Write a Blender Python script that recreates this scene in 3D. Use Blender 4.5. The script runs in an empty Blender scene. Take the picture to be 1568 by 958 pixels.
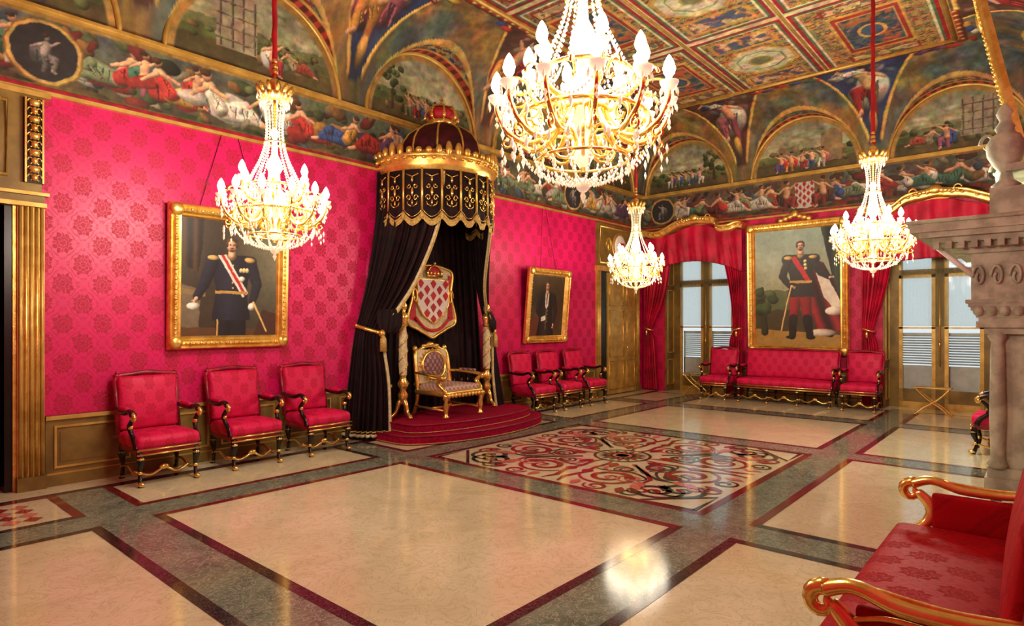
import bpy, math, random
import numpy as np
from mathutils import Vector, Matrix
random.seed(7)
pi=math.pi
scene=bpy.context.scene
try:
    scene.view_settings.view_transform='Standard'
    scene.view_settings.look='None'
    scene.view_settings.exposure=0.0
except Exception as e: print(e)

# ------------------------------------------------------------------ helpers
def lin(c):
    r=[]
    for v in c[:3]:
        v=v/255.0
        r.append(v/12.92 if v<=0.04045 else ((v+0.055)/1.055)**2.4)
    return (r[0],r[1],r[2],1.0)

class NB:
    def __init__(s,name):
        s.mat=bpy.data.materials.new(name); s.mat.use_nodes=True
        s.nt=s.mat.node_tree; s.bsdf=s.nt.nodes['Principled BSDF']
        s.tc=s.nt.nodes.new('ShaderNodeTexCoord')
    def node(s,t,**kw):
        n=s.nt.nodes.new(t)
        for k,v in kw.items(): setattr(n,k,v)
        return n
    def link(s,a,b): s.nt.links.new(a,b)
    def m(s,op,a,b=None,c=None):
        n=s.node('ShaderNodeMath',operation=op)
        for i,v in enumerate((a,b,c)):
            if v is None: continue
            if isinstance(v,(int,float)): n.inputs[i].default_value=v
            else: s.link(v,n.inputs[i])
        return n.outputs[0]
    def mix(s,f,a,b):
        n=s.node('ShaderNodeMix',data_type='RGBA')
        for i,v in ((0,f),(6,a),(7,b)):
            if isinstance(v,(int,float)): n.inputs[i].default_value=v
            elif isinstance(v,tuple): n.inputs[i].default_value=v
            else: s.link(v,n.inputs[i])
        return n.outputs[2]
    def noise(s,scale,detail=4,rough=0.55,dist=0.0):
        n=s.node('ShaderNodeTexNoise'); n.inputs['Scale'].default_value=scale
        n.inputs['Detail'].default_value=detail; n.inputs['Roughness'].default_value=rough
        n.inputs['Distortion'].default_value=dist
        s.link(s.tc.outputs['Object'],n.inputs['Vector']); return n.outputs['Fac']
    def ramp(s,f,p0,p1):
        n=s.node('ShaderNodeMapRange',interpolation_type='SMOOTHSTEP')
        s.link(f,n.inputs['Value']); n.inputs['From Min'].default_value=p0; n.inputs['From Max'].default_value=p1
        return n.outputs['Result']
    def bump(s,h,strength,dist=0.01):
        n=s.node('ShaderNodeBump'); n.inputs['Strength'].default_value=strength; n.inputs['Distance'].default_value=dist
        s.link(h,n.inputs['Height']); s.link(n.outputs[0],s.bsdf.inputs['Normal'])

def basic(name,c1,c2=None,rough=0.5,metal=0.0,scale=8,bump=0.0,emis=None,es=0,sheen=0,spec=None,coat=0):
    b=NB(name); c2=c2 or tuple(x*0.8 for x in c1)
    f=b.ramp(b.noise(scale),0.35,0.65)
    b.link(b.mix(f,lin(c1),lin(c2)),b.bsdf.inputs['Base Color'])
    b.bsdf.inputs['Roughness'].default_value=rough; b.bsdf.inputs['Metallic'].default_value=metal
    if sheen: b.bsdf.inputs['Sheen Weight'].default_value=sheen
    if spec is not None: b.bsdf.inputs['Specular IOR Level'].default_value=spec
    if coat: b.bsdf.inputs['Coat Weight'].default_value=coat
    if bump: b.bump(b.noise(scale*6),bump)
    if emis: b.bsdf.inputs['Emission Color'].default_value=emis; b.bsdf.inputs['Emission Strength'].default_value=es
    return b.mat

def damask(name,mode,a,bb,c1,c2,rough=0.45,spec=0.35,line=0.6):
    b=NB(name); sp=b.node('ShaderNodeSeparateXYZ'); b.link(b.tc.outputs['Object'],sp.inputs[0])
    if mode=='xz': u,v=sp.outputs[0],sp.outputs[2]
    elif mode=='yz': u,v=sp.outputs[1],sp.outputs[2]
    else: u,v=sp.outputs[0],b.m('SUBTRACT',sp.outputs[2],sp.outputs[1])
    w1=b.m('MULTIPLY',b.m('SUBTRACT',b.noise(3.2/a,2),.5),.16*a); w2=b.m('MULTIPLY',b.m('SUBTRACT',b.noise(4.1/a,2),.5),.16*a)
    u=b.m('ADD',u,w1); v=b.m('ADD',v,w2)
    cu=b.m('MULTIPLY',u,2*pi/a); cv=b.m('MULTIPLY',v,2*pi/bb)
    af=b.m('ABSOLUTE',b.m('MULTIPLY',b.m('ADD',b.m('COSINE',cu),b.m('COSINE',cv)),0.5))
    rr=b.m('SQRT',b.m('MAXIMUM',b.m('SUBTRACT',1.0,af),0.0))
    th=b.m('ARCTAN2',b.m('SINE',cv),b.m('SINE',cu))
    C=lambda k:b.m('COSINE',b.m('MULTIPLY',th,k))
    p4=C(4.0);p8=C(8.0);p12=C(12.0);p20=C(20.0)
    edge=b.m('ADD',b.m('ADD',b.m('ADD',b.m('MULTIPLY',p4,-0.06),b.m('MULTIPLY',p12,0.05)),b.m('MULTIPLY',p20,0.035)),0.71)
    m1=b.ramp(b.m('SUBTRACT',edge,rr),-0.02,0.04)
    hole=b.ramp(b.m('ABSOLUTE',b.m('SUBTRACT',b.m('ADD',rr,b.m('MULTIPLY',p12,0.06)),0.50)),0.045,0.02)
    hole2=b.ramp(b.m('ABSOLUTE',b.m('SUBTRACT',b.m('ADD',rr,b.m('MULTIPLY',p8,0.05)),0.26)),0.05,0.02)
    m1=b.m('MAXIMUM',b.m('SUBTRACT',m1,b.m('MULTIPLY',b.m('MAXIMUM',hole,hole2),0.85)),0.0)
    l=b.ramp(b.m('ABSOLUTE',b.m('SUBTRACT',b.m('ADD',b.m('ADD',rr,b.m('MULTIPLY',p20,0.03)),b.m('MULTIPLY',p8,.02)),0.91)),0.045,0.02)
    mk=b.m('MAXIMUM',m1,b.m('MULTIPLY',l,line))
    mk=b.m('MULTIPLY',mk,b.m('ADD',b.m('MULTIPLY',b.ramp(b.noise(22/a,2),.3,.6),.4),.6))
    big=b.ramp(b.noise(0.9,3),0.3,0.7)
    c1b=tuple(x*0.88 for x in lin(c1)[:3])+(1,)
    b.link(b.mix(mk,b.mix(big,lin(c1),c1b),lin(c2)),b.bsdf.inputs['Base Color'])
    b.link(b.m('ADD',b.m('MULTIPLY',mk,0.2),rough),b.bsdf.inputs['Roughness'])
    b.bsdf.inputs['Specular IOR Level'].default_value=spec
    b.bump(mk,0.12,0.003)
    return b.mat

def marble(name,c1,c2,c3,scale=2.0,rough=0.08,vein=0.5):
    b=NB(name)
    n1=b.noise(scale,8,0.65,1.2); n2=b.noise(scale*3.1,6,0.6,2.5)
    v=b.ramp(b.m('ABSOLUTE',b.m('SUBTRACT',n2,0.5)),0.035,0.0)
    c=b.mix(b.ramp(n1,0.3,0.7),lin(c1),lin(c2))
    c=b.mix(b.m('MULTIPLY',v,vein),c,lin(c3))
    b.link(c,b.bsdf.inputs['Base Color'])
    b.link(b.m('ADD',b.m('MULTIPLY',n1,0.06),rough-0.035),b.bsdf.inputs['Roughness'])
    b.bsdf.inputs['Specular IOR Level'].default_value=.55
    return b.mat

def painted(name,rough=0.6,var=0.25,sc=14):
    b=NB(name); a=b.node('ShaderNodeAttribute'); a.attribute_name='Col'
    n=b.ramp(b.noise(sc,6,0.7),0.3,0.7)
    d=b.mix(var,a.outputs['Color'],(0.02,0.015,0.01,1))
    b.link(b.mix(n,a.outputs['Color'],d),b.bsdf.inputs['Base Color'])
    b.bsdf.inputs['Roughness'].default_value=rough
    return b.mat

M={}
M['gold']=basic('gilt_gold',(250,214,122),(222,176,82),0.3,0.8,10,0.22)
M['goldp']=basic('gilt_polished',(250,216,128),(232,194,98),0.24,0.85,12,0.05)
M['goldd']=basic('gilt_wainscot',(138,112,52),(110,86,38),0.45,0.2,3,0.1)
M['goldl']=basic('gilt_paint_light',(212,178,94),(184,148,68),0.4,0.45,5,0.1)
M['black']=basic('black_lacquer',(22,16,14),(12,8,8),0.25,0.0,5)
M['velvet']=basic('black_velvet',(34,11,15),(19,6,9),0.7,0,6,0.2,spec=.22)
M['velred']=basic('dome_velvet',(74,12,22),(46,8,14),0.7,0,6,0.2,spec=.25)
M['ivory']=basic('ivory_trim',(220,208,168),(196,178,128),0.5,0,20,0.2)
M['fringe']=basic('gold_fringe',(220,190,108),(170,136,60),0.5,0.2,60,0.4)
M['redvel']=basic('red_velvet',(196,10,34),(164,6,26),0.6,0,4,0.2)
M['redsilk']=basic('red_silk_curtain',(198,14,58),(152,8,38),0.5,0,3,0.1,spec=.3)
M['carpet']=basic('dais_carpet',(158,14,58),(130,10,44),0.9,0,30,0.3,spec=.1)
M['redwood']=basic('crimson_frame',(160,12,42),(110,8,28),0.4,0,8,0.1)
M['wdam_x']=damask('damask_wall_x','xz',0.34,0.40,(215,17,100),(164,5,50),.4,.4)
M['wdam_y']=damask('damask_wall_y','yz',0.34,0.40,(206,14,84),(158,5,46),.4,.4)
M['fdam']=damask('damask_upholstery','obj',0.2,0.24,(214,20,84),(180,10,54),.5,.3,.3)
M['fdamd']=damask('damask_upholstery_deep','obj',0.26,0.3,(158,2,16),(138,1,11),.6,.12,.3)
M['cream']=marble('marble_cream',(216,210,178),(200,194,156),(168,154,114),1.6,0.11,0.45)
M['green']=marble('marble_grey_green',(120,132,112),(88,98,84),(186,186,168),3.0,0.11,0.6)
M['rosso']=marble('marble_rosso',(128,24,32),(88,12,20),(150,110,96),6.0,0.11,0.35)
M['nero']=marble('marble_nero',(58,28,30),(30,20,22),(140,126,116),6.0,0.11,0.4)
M['pinkm']=marble('marble_pink',(208,116,106),(188,92,84),(226,190,170),6.0,0.11,0.3)
M['redm']=marble('marble_red',(152,36,46),(126,24,32),(200,120,100),6.0,0.11,0.3)
M['verde']=marble('marble_verde',(50,70,58),(34,52,44),(120,140,110),6.0,0.11,0.4)
M['stone']=basic('carved_stone',(198,202,180),(162,162,144),0.7,0,7,0.3,spec=.2)
M['white']=basic('white_enamel',(235,232,225),(225,220,210),0.5,0,5)
M['shut']=basic('louvre_shutter',(188,196,192),(170,180,176),0.5,0,5)
M['paint']=painted('fresco_paint',0.75,0.33,9)
M['canvas']=painted('oil_canvas',0.4,0.1,30)
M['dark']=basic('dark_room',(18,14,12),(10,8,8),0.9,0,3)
M['purple']=damask('throne_brocade','obj',0.09,0.11,(104,36,60),(176,150,138))
M['pale']=damask('throne_seat_brocade','obj',0.08,0.08,(206,186,168),(140,54,66))
M['bulb']=basic('lamp_bulb',(255,240,210),(255,236,200),0.3,0,5,emis=(1,0.84,0.56,1),es=26)
M['cup']=basic('frosted_glass_cup_glow',(250,244,230),(240,232,214),0.2,0,5,emis=(1,0.85,0.6,1),es=0.6)  # bulb glow added as emission on cups, candle sleeves and stem
M['crystal']=basic('cut_crystal_glow',(250,240,220),(214,190,140),0.08,0.0,40,0,emis=(1,.84,.58,1),es=.45)  # emission puts bulb light into the crystals, which give none themselves
def glassm():
    b=NB('window_glass'); nt=b.nt
    out=[n for n in nt.nodes if n.type=='OUTPUT_MATERIAL'][0]
    t=b.node('ShaderNodeBsdfTransparent'); g=b.node('ShaderNodeBsdfGlossy'); g.inputs['Roughness'].default_value=0.03
    fr=b.node('ShaderNodeFresnel'); fr.inputs[0].default_value=1.4
    mx=b.node('ShaderNodeMixShader'); b.link(fr.outputs[0],mx.inputs[0]); b.link(t.outputs[0],mx.inputs[1]); b.link(g.outputs[0],mx.inputs[2])
    b.link(mx.outputs[0],out.inputs[0]); return b.mat
M['glass']=glassm()
def sheer():
    b=NB('sheer_lace'); nt=b.nt
    out=[n for n in nt.nodes if n.type=='OUTPUT_MATERIAL'][0]
    t=b.node('ShaderNodeBsdfTransparent'); g=b.node('ShaderNodeBsdfTranslucent')
    f=b.noise(60,2)
    b.link(b.mix(f,(0.80,0.88,0.82,1),(0.55,0.66,0.6,1)),g.inputs[0])
    mx=b.node('ShaderNodeMixShader'); mx.inputs[0].default_value=0.5; b.link(t.outputs[0],mx.inputs[1]); b.link(g.outputs[0],mx.inputs[2])
    b.link(mx.outputs[0],out.inputs[0]); return b.mat
M['sheer']=sheer()

def cr(pts,n=8,closed=False):
    P=[Vector(p) for p in pts]; out=[]
    N=len(P); rng=N if closed else N-1
    for i in range(rng):
        if closed: p0,p1,p2,p3=P[(i-1)%N],P[i],P[(i+1)%N],P[(i+2)%N]
        else: p0=P[max(i-1,0)];p1=P[i];p2=P[i+1];p3=P[min(i+2,N-1)]
        for k in range(n):
            t=k/n
            out.append(0.5*((2*p1)+(-p0+p2)*t+(2*p0-5*p1+4*p2-p3)*t*t+(-p0+3*p1-3*p2+p3)*t**3))
    if not closed: out.append(P[-1])
    return out

class MB:
    def __init__(s): s.v=[];s.f=[];s.mi=[];s.sm=[];s.mats=[];s.M=Matrix()
    def add(s,verts,faces,mat,smooth=False):
        m=M[mat]
        if m not in s.mats: s.mats.append(m)
        i=s.mats.index(m); b=len(s.v); X=s.M
        s.v.extend([tuple(X@Vector(p)) for p in verts])
        for f in faces: s.f.append(tuple(b+k for k in f)); s.mi.append(i); s.sm.append(smooth)
    def box(s,c,sz,mat,rot=None):
        hx,hy,hz=sz[0]/2,sz[1]/2,sz[2]/2
        vs=[Vector((x*hx,y*hy,z*hz)) for x in(-1,1) for y in(-1,1) for z in(-1,1)]
        if rot: R=Matrix.Rotation(rot[0],3,rot[1]); vs=[R@v for v in vs]
        vs=[v+Vector(c) for v in vs]
        s.add(vs,[(0,1,3,2),(4,6,7,5),(0,4,5,1),(2,3,7,6),(0,2,6,4),(1,5,7,3)],mat)
    def bx(s,x0,x1,y0,y1,z0,z1,mat): s.box(((x0+x1)/2,(y0+y1)/2,(z0+z1)/2),(abs(x1-x0),abs(y1-y0),abs(z1-z0)),mat)
    def rbox(s,c,sz,r,mat,n=4,bul=(0,0,0),rot=None):
        h=[sz[0]/2,sz[1]/2,sz[2]/2]; vs=[];fs=[]
        R=Matrix.Rotation(rot[0],3,rot[1]) if rot else None
        def samp(H):
            a=[-H,-H+r*0.3,-H+r]; k=max(1,n)
            inner=[-H+r+(2*H-2*r)*i/(k+1) for i in range(1,k+1)]
            return a+inner+[H-r,H-r*0.3,H]
        for ax in range(3):
            u,w=(ax+1)%3,(ax+2)%3; U=samp(h[u]); Wd=samp(h[w])
            for sg in(-1,1):
                b=len(vs)
                for a in U:
                    for d in Wd:
                        p=[0,0,0]; p[ax]=sg*h[ax]; p[u]=a; p[w]=d
                        inn=[max(-(h[i]-r),min(h[i]-r,p[i])) for i in range(3)]
                        dv=Vector([p[i]-inn[i] for i in range(3)])
                        if dv.length>1e-9: dv.normalize()
                        q=Vector(inn)+dv*r
                        q[ax]+=sg*bul[ax]*(1-(a/h[u])**2)*(1-(d/h[w])**2)
                        if R: q=R@q
                        vs.append(q+Vector(c))
                nu,nw=len(U),len(Wd)
                for i in range(nu-1):
                    for j in range(nw-1):
                        f=(b+i*nw+j,b+(i+1)*nw+j,b+(i+1)*nw+j+1,b+i*nw+j+1)
                        fs.append(f if sg>0 else f[::-1])
        s.add(vs,fs,mat,True)
    def lathe(s,prof,mat,seg=16,c=(0,0,0),smooth=True,clampy=None,scal=None):
        vs=[];fs=[]
        for (r,z) in prof:
            for k in range(seg):
                a=2*pi*k/seg; rr=r*(scal(a) if scal else 1)
                x=c[0]+rr*math.cos(a); y=c[1]+rr*math.sin(a)
                if clampy is not None: y=min(y,clampy)
                vs.append((x,y,c[2]+z))
        for i in range(len(prof)-1):
            for k in range(seg):
                k2=(k+1)%seg; fs.append((i*seg+k,i*seg+k2,(i+1)*seg+k2,(i+1)*seg+k))
        s.add(vs,fs,mat,smooth)
    def tube(s,pts,rad,mat,seg=8,closed=False,flat=1.0):
        P=[Vector(p) for p in pts]; N=len(P)
        if not isinstance(rad,(list,tuple)): rad=[rad]*N
        elif len(rad)!=N:
            R=rad; rad=[]
            for i in range(N):
                t=i/(N-1)*(len(R)-1); k=min(int(t),len(R)-2); rad.append(R[k]+(R[k+1]-R[k])*(t-k))
        vs=[];fs=[]; up=None
        for i in range(N):
            if closed: T=P[(i+1)%N]-P[i-1]
            else: T=P[min(i+1,N-1)]-P[max(i-1,0)]
            if T.length<1e-9: T=Vector((0,0,1))
            T.normalize()
            if up is None:
                up=Vector((0,0,1)) if abs(T.z)<0.9 else Vector((0,1,0))
            A=up-T*up.dot(T)
            if A.length<1e-6: A=T.orthogonal()
            A.normalize(); B=T.cross(A); up=A
            for k in range(seg):
                a=2*pi*k/seg; vs.append(P[i]+A*math.cos(a)*rad[i]+B*math.sin(a)*rad[i]*flat)
        L=N if closed else N-1
        for i in range(L):
            j=(i+1)%N
            for k in range(seg):
                k2=(k+1)%seg; fs.append((i*seg+k,i*seg+k2,j*seg+k2,j*seg+k))
        if not closed: fs.append(tuple(range(seg))[::-1]); fs.append(tuple((N-1)*seg+k for k in range(seg)))
        s.add(vs,fs,mat,True)
    def ell(s,c,r,mat,seg=10,rings=6):
        if isinstance(r,(int,float)): r=(r,r,r)
        vs=[];fs=[]
        for i in range(rings+1):
            t=pi*i/rings
            for k in range(seg):
                a=2*pi*k/seg; vs.append((c[0]+r[0]*math.sin(t)*math.cos(a),c[1]+r[1]*math.sin(t)*math.sin(a),c[2]+r[2]*math.cos(t)))
        for i in range(rings):
            for k in range(seg):
                k2=(k+1)%seg; fs.append((i*seg+k,(i+1)*seg+k,(i+1)*seg+k2,i*seg+k2))
        s.add(vs,fs,mat,True)
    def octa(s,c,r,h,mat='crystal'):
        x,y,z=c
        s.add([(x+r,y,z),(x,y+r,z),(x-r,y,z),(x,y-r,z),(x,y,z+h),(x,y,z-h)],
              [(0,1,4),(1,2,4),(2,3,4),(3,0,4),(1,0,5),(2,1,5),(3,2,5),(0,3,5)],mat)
    def beads(s,pts,step,r,mat='crystal',h=1.4):
        P=[Vector(p) for p in pts]; acc=0
        for i in range(len(P)-1):
            L=(P[i+1]-P[i]).length
            while acc<L:
                q=P[i].lerp(P[i+1],acc/L if L>0 else 0); s.octa(q,r,r*h,mat); acc+=step
            acc-=L
    def grid(s,rows,mat,smooth=True):
        n=len(rows);m=len(rows[0]); vs=[p for r in rows for p in r]
        s.add(vs,[(i*m+j,i*m+j+1,(i+1)*m+j+1,(i+1)*m+j) for i in range(n-1) for j in range(m-1)],mat,smooth)
    def prism(s,poly,z0,z1,mat,plane='xy'):
        n=len(poly)
        def mk(p,z): return (p[0],p[1],z) if plane=='xy' else ((p[0],z,p[1]) if plane=='xz' else (z,p[0],p[1]))
        vs=[mk(p,z0) for p in poly]+[mk(p,z1) for p in poly]
        fs=[tuple(range(n)),tuple(range(2*n-1,n-1,-1))]+[(i,(i+1)%n,n+(i+1)%n,n+i) for i in range(n)]
        s.add(vs,fs,mat)
    def drape(s,rows,amps,folds,mat,ns=70,nt=8,ph=0):
        k=len(rows[0]); cols=[cr([r[j] for r in rows],nt) for j in range(k)]
        am=cr([(a,0,0) for a in amps],nt); T=len(cols[0]); out=[]
        for i in range(T):
            line=cr([cols[j][i] for j in range(k)],max(2,ns//(k-1))) if k>2 else [cols[0][i].lerp(cols[1][i],q/ns) for q in range(ns+1)]
            n=len(line); rr=[]
            for q in range(n):
                t=line[min(q+1,n-1)]-line[max(q-1,0)]; t.z=0
                nn=Vector((t.y,-t.x,0)); nn=nn.normalized() if nn.length>1e-6 else Vector((0,-1,0))
                w=math.sin(2*pi*folds*q/(n-1)+ph)+0.35*math.sin(2*pi*folds*2.3*q/(n-1)+1+i*0.03)
                rr.append(line[q]+nn*am[i].x*w)
            out.append(rr)
        s.grid(out,mat); return out
    def mesh(s,name):
        me=bpy.data.meshes.new(name); me.from_pydata(s.v,[],s.f)
        for m in s.mats: me.materials.append(m)
        me.polygons.foreach_set('material_index',s.mi); me.polygons.foreach_set('use_smooth',s.sm); me.update(); return me
    def obj(s,name,loc=(0,0,0),rz=0,rx=0,parent=None):
        return place(s.mesh(name),name,loc,rz,rx,parent)
def place(me,name,loc=(0,0,0),rz=0,rx=0,parent=None):
    o=bpy.data.objects.new(name,me); scene.collection.objects.link(o)
    o.matrix_world=Matrix.Translation(loc)@Matrix.Rotation(rz,4,'Z')@Matrix.Rotation(rx,4,'X')
    if parent: o.parent=parent
    return o
def empty(name,loc=(0,0,0)):
    o=bpy.data.objects.new(name,None); scene.collection.objects.link(o); o.location=loc; return o

def grid_obj(name,P,C,mat,parent=None,loc=None):
    n,m=P.shape[:2]; me=bpy.data.meshes.new(name)
    V=P.reshape(-1,3).astype(np.float32); me.vertices.add(n*m); me.vertices.foreach_set('co',V.ravel())
    i,j=np.meshgrid(np.arange(n-1),np.arange(m-1),indexing='ij'); a=(i*m+j).ravel()
    F=np.stack([a,a+1,a+m+1,a+m],1).astype(np.int32); nf=len(F)
    me.loops.add(nf*4); me.loops.foreach_set('vertex_index',F.ravel())
    me.polygons.add(nf); me.polygons.foreach_set('loop_start',np.arange(0,nf*4,4,dtype=np.int32))
    try: me.polygons.foreach_set('loop_total',np.full(nf,4,dtype=np.int32))
    except Exception: pass
    me.polygons.foreach_set('use_smooth',np.ones(nf,dtype=bool))
    at=me.color_attributes.new('Col','FLOAT_COLOR','POINT')
    c=np.clip(C.reshape(-1,3)/255.0,0,1); c=np.where(c<=0.04045,c/12.92,((c+0.055)/1.055)**2.4)
    at.data.foreach_set('color',np.concatenate([c,np.ones((n*m,1))],1).astype(np.float32).ravel())
    me.materials.append(M[mat]); me.update(); me.validate()
    o=bpy.data.objects.new(name,me); scene.collection.objects.link(o)
    if parent: o.parent=parent
    if loc: o.location=loc
    return o

# ---------------------------------------------------------------- painter
def vnoise(X,Y,sc,seed):
    G=np.random.RandomState(seed).rand(128,128); x=X/sc+40; y=Y/sc+40
    xi=np.floor(x).astype(int); yi=np.floor(y).astype(int); fx=x-xi; fy=y-yi
    fx=fx*fx*(3-2*fx); fy=fy*fy*(3-2*fy); g=lambda a,b:G[a%128,b%128]
    return (g(xi,yi)*(1-fx)+g(xi+1,yi)*fx)*(1-fy)+(g(xi,yi+1)*(1-fx)+g(xi+1,yi+1)*fx)*fy
def fbm(X,Y,sc,seed,o=4):
    r=0;a=1;t=0
    for k in range(o): r=r+a*vnoise(X,Y,sc/2**k,seed+k); t+=a; a*=0.55
    return r/t
class Paint:
    def __init__(s,X,Y,base,mask=None,seed=1,warp=0,wsc=.1):
        s.sh=X.shape; s.X=X.ravel().astype(float); s.Y=Y.ravel().astype(float); s.C=np.zeros((s.X.size,3)); s.C[:]=base
        if warp:
            a=s.X+warp*2*(fbm(s.X,s.Y,wsc,seed+71,3)-.5); b=s.Y+warp*2*(fbm(s.X,s.Y,wsc,seed+83,3)-.5); s.X,s.Y=a,b
        s.mask=np.ones(s.X.size) if mask is None else mask.ravel().astype(float)
    def put(s,idx,al,col,shade=None):
        al=(al*s.mask[idx])[:,None]; c=np.array(col,float)[None,:]
        if shade is not None: c=c*shade[:,None]
        s.C[idx]=s.C[idx]*(1-al)+c*al
    def ell(s,cx,cy,rx,ry,col,ang=0,soft=0.12,shade=True,alpha=1):
        R=max(rx,ry)*1.2; idx=np.where((abs(s.X-cx)<R)&(abs(s.Y-cy)<R))[0]
        if not len(idx): return
        dx=s.X[idx]-cx; dy=s.Y[idx]-cy; c,sn=math.cos(ang),math.sin(ang)
        u=(dx*c+dy*sn)/rx; v=(-dx*sn+dy*c)/ry; d=np.sqrt(u*u+v*v)
        al=np.clip((1+soft/2-d)/soft,0,1)*alpha
        s.put(idx,al,col,np.clip(1.08-0.5*(dx*0.6-dy*0.8)/R*1.2-0.3*d*d,0.35,1.35) if shade else None)
    def cap(s,x0,y0,x1,y1,r0,r1,col,shade=True,soft=0.2):
        R=max(r0,r1)*1.2; idx=np.where((s.X>min(x0,x1)-R)&(s.X<max(x0,x1)+R)&(s.Y>min(y0,y1)-R)&(s.Y<max(y0,y1)+R))[0]
        if not len(idx): return
        dx=s.X[idx]-x0; dy=s.Y[idx]-y0; vx=x1-x0; vy=y1-y0; L=vx*vx+vy*vy+1e-12
        t=np.clip((dx*vx+dy*vy)/L,0,1); ex=dx-t*vx; ey=dy-t*vy; d=np.sqrt(ex*ex+ey*ey)/(r0+(r1-r0)*t)
        s.put(idx,np.clip((1+soft/2-d)/soft,0,1),col,np.clip(1.1-0.55*(ex*0.6-ey*0.8)/R-0.28*d*d,0.35,1.35) if shade else None)
    def poly(s,pts,col,shade=None):
        px=[p[0] for p in pts]; py=[p[1] for p in pts]
        idx=np.where((s.X>=min(px))&(s.X<=max(px))&(s.Y>=min(py))&(s.Y<=max(py)))[0]
        if not len(idx): return
        x=s.X[idx];y=s.Y[idx]; ins=np.zeros(len(idx),bool); n=len(pts)
        for i in range(n):
            x0,y0=pts[i];x1,y1=pts[(i+1)%n]
            c=((y0>y)!=(y1>y)); ins^=c&(x<(x1-x0)*(y-y0)/((y1-y0) if y1!=y0 else 1e-9)+x0)
        s.put(idx,ins.astype(float),col,shade(x,y) if shade else None)
    def ring(s,cx,cy,r,w,col):
        idx=np.where((abs(s.X-cx)<r+w)&(abs(s.Y-cy)<r+w))[0]
        d=abs(np.hypot(s.X[idx]-cx,s.Y[idx]-cy)-r); s.put(idx,np.clip((w-d)/(w*0.4),0,1),col)
    def tex(s,sc,amt,seed=5):
        for c in range(3):
            n=fbm(s.X,s.Y,sc,seed+c*3,4); n0=fbm(s.X,s.Y,sc,seed+50,4); s.C[:,c]*=(1+amt*((n0-0.5)*1.6+(n-.5)*.8))
    def out(s): return s.C.reshape(s.sh+(3,))
FL=(206,158,118)
DR=[(186,60,52),(206,198,178),(70,114,90),(62,84,138),(200,150,72),(164,90,108),(122,136,100),(156,50,46),(216,206,186),(96,70,108)]
def folds(P,x0,y0,x1,y1,r,col,n=4):
    for k in range(n):
        t=(k+.5)/n; x=x0+(x1-x0)*t; y=y0+(y1-y0)*t; a=random.uniform(-.8,.8)-1.2
        P.cap(x,y+r*.6,x+r*1.1*math.cos(a),y+r*1.1*math.sin(a),r*.12,r*.05,tuple(v*.5 for v in col),False)
        P.cap(x+r*.25,y+r*.5,x+r*.25+r*.8*math.cos(a),y+r*.8*math.sin(a),r*.1,r*.04,tuple(min(255,v*1.2) for v in col),False)
def recline(P,cx,cy,s,d,c1,c2,fl=FL):
    for k in range(5): P.ell(cx+d*s*random.uniform(-0.9,0.6),cy+s*random.uniform(-.25,.1),s*random.uniform(.3,.5),s*random.uniform(.12,.2),tuple(v*0.8 for v in c2),random.uniform(-.5,.5))
    folds(P,cx-d*.8*s,cy-.1*s,cx+d*.4*s,cy-.05*s,.2*s,tuple(v*.8 for v in c2),6)
    P.cap(cx,cy-.1*s,cx-d*.55*s,cy+.12*s,.17*s,.12*s,c1); P.cap(cx-d*.55*s,cy+.12*s,cx-d*.95*s,cy-.22*s,.12*s,.07*s,c1)
    P.cap(cx-d*.1*s,cy-.16*s,cx-d*.8*s,cy-.18*s,.13*s,.08*s,tuple(v*0.85 for v in c1)); P.cap(cx-d*.95*s,cy-.22*s,cx-d*1.12*s,cy-.26*s,.06*s,.04*s,fl)
    folds(P,cx,cy-.05*s,cx-d*.8*s,cy-.05*s,.15*s,c1,6)
    P.cap(cx,cy-.08*s,cx+d*.25*s,cy+.32*s,.16*s,.15*s,fl); P.cap(cx+d*.02*s,cy-.05*s,cx+d*.22*s,cy+.18*s,.17*s,.12*s,c2); folds(P,cx,cy,cx+d*.2*s,cy+.15*s,.13*s,c2,3)
    P.cap(cx+d*.3*s,cy+.33*s,cx+d*.62*s,cy+.1*s,.06*s,.04*s,fl); P.cap(cx+d*.2*s,cy+.33*s,cx-d*.15*s,cy+.2*s,.055*s,.04*s,fl)
    P.ell(cx+d*.3*s,cy+.56*s,.1*s,.12*s,fl); P.ell(cx+d*.33*s,cy+.62*s,.11*s,.08*s,(80,50,30))
def seated(P,cx,cy,s,d,c1,c2,fl=FL):
    P.ell(cx-d*.1*s,cy-.05*s,.42*s,.5*s,c2,0.3*d); P.ell(cx+d*.25*s,cy-.3*s,.3*s,.36*s,tuple(v*.75 for v in c2),-.4*d); folds(P,cx-.3*s,cy-.1*s,cx+.35*s,cy-.2*s,.28*s,c2,7)
    P.cap(cx,cy-.1*s,cx+d*.38*s,cy-.15*s,.17*s,.13*s,c1); P.cap(cx+d*.38*s,cy-.15*s,cx+d*.32*s,cy-.65*s,.13*s,.08*s,c1)
    P.cap(cx,cy-.15*s,cx-d*.05*s,cy-.7*s,.15*s,.08*s,tuple(v*.8 for v in c1)); P.cap(cx+d*.3*s,cy-.65*s,cx+d*.42*s,cy-.72*s,.05*s,.04*s,fl)
    folds(P,cx,cy-.2*s,cx+d*.35*s,cy-.45*s,.13*s,c1,5)
    P.cap(cx,cy,cx+d*.05*s,cy+.4*s,.16*s,.17*s,fl); P.cap(cx-d*.12*s,cy+.42*s,cx-d*.45*s,cy+.2*s,.07*s,.045*s,fl)
    P.cap(cx+d*.2*s,cy+.42*s,cx+d*.5*s,cy+.65*s,.07*s,.04*s,fl); P.ell(cx+d*.06*s,cy+.71*s,.11*s,.14*s,fl); P.ell(cx,cy+.79*s,.13*s,.1*s,(70,45,30))

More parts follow.
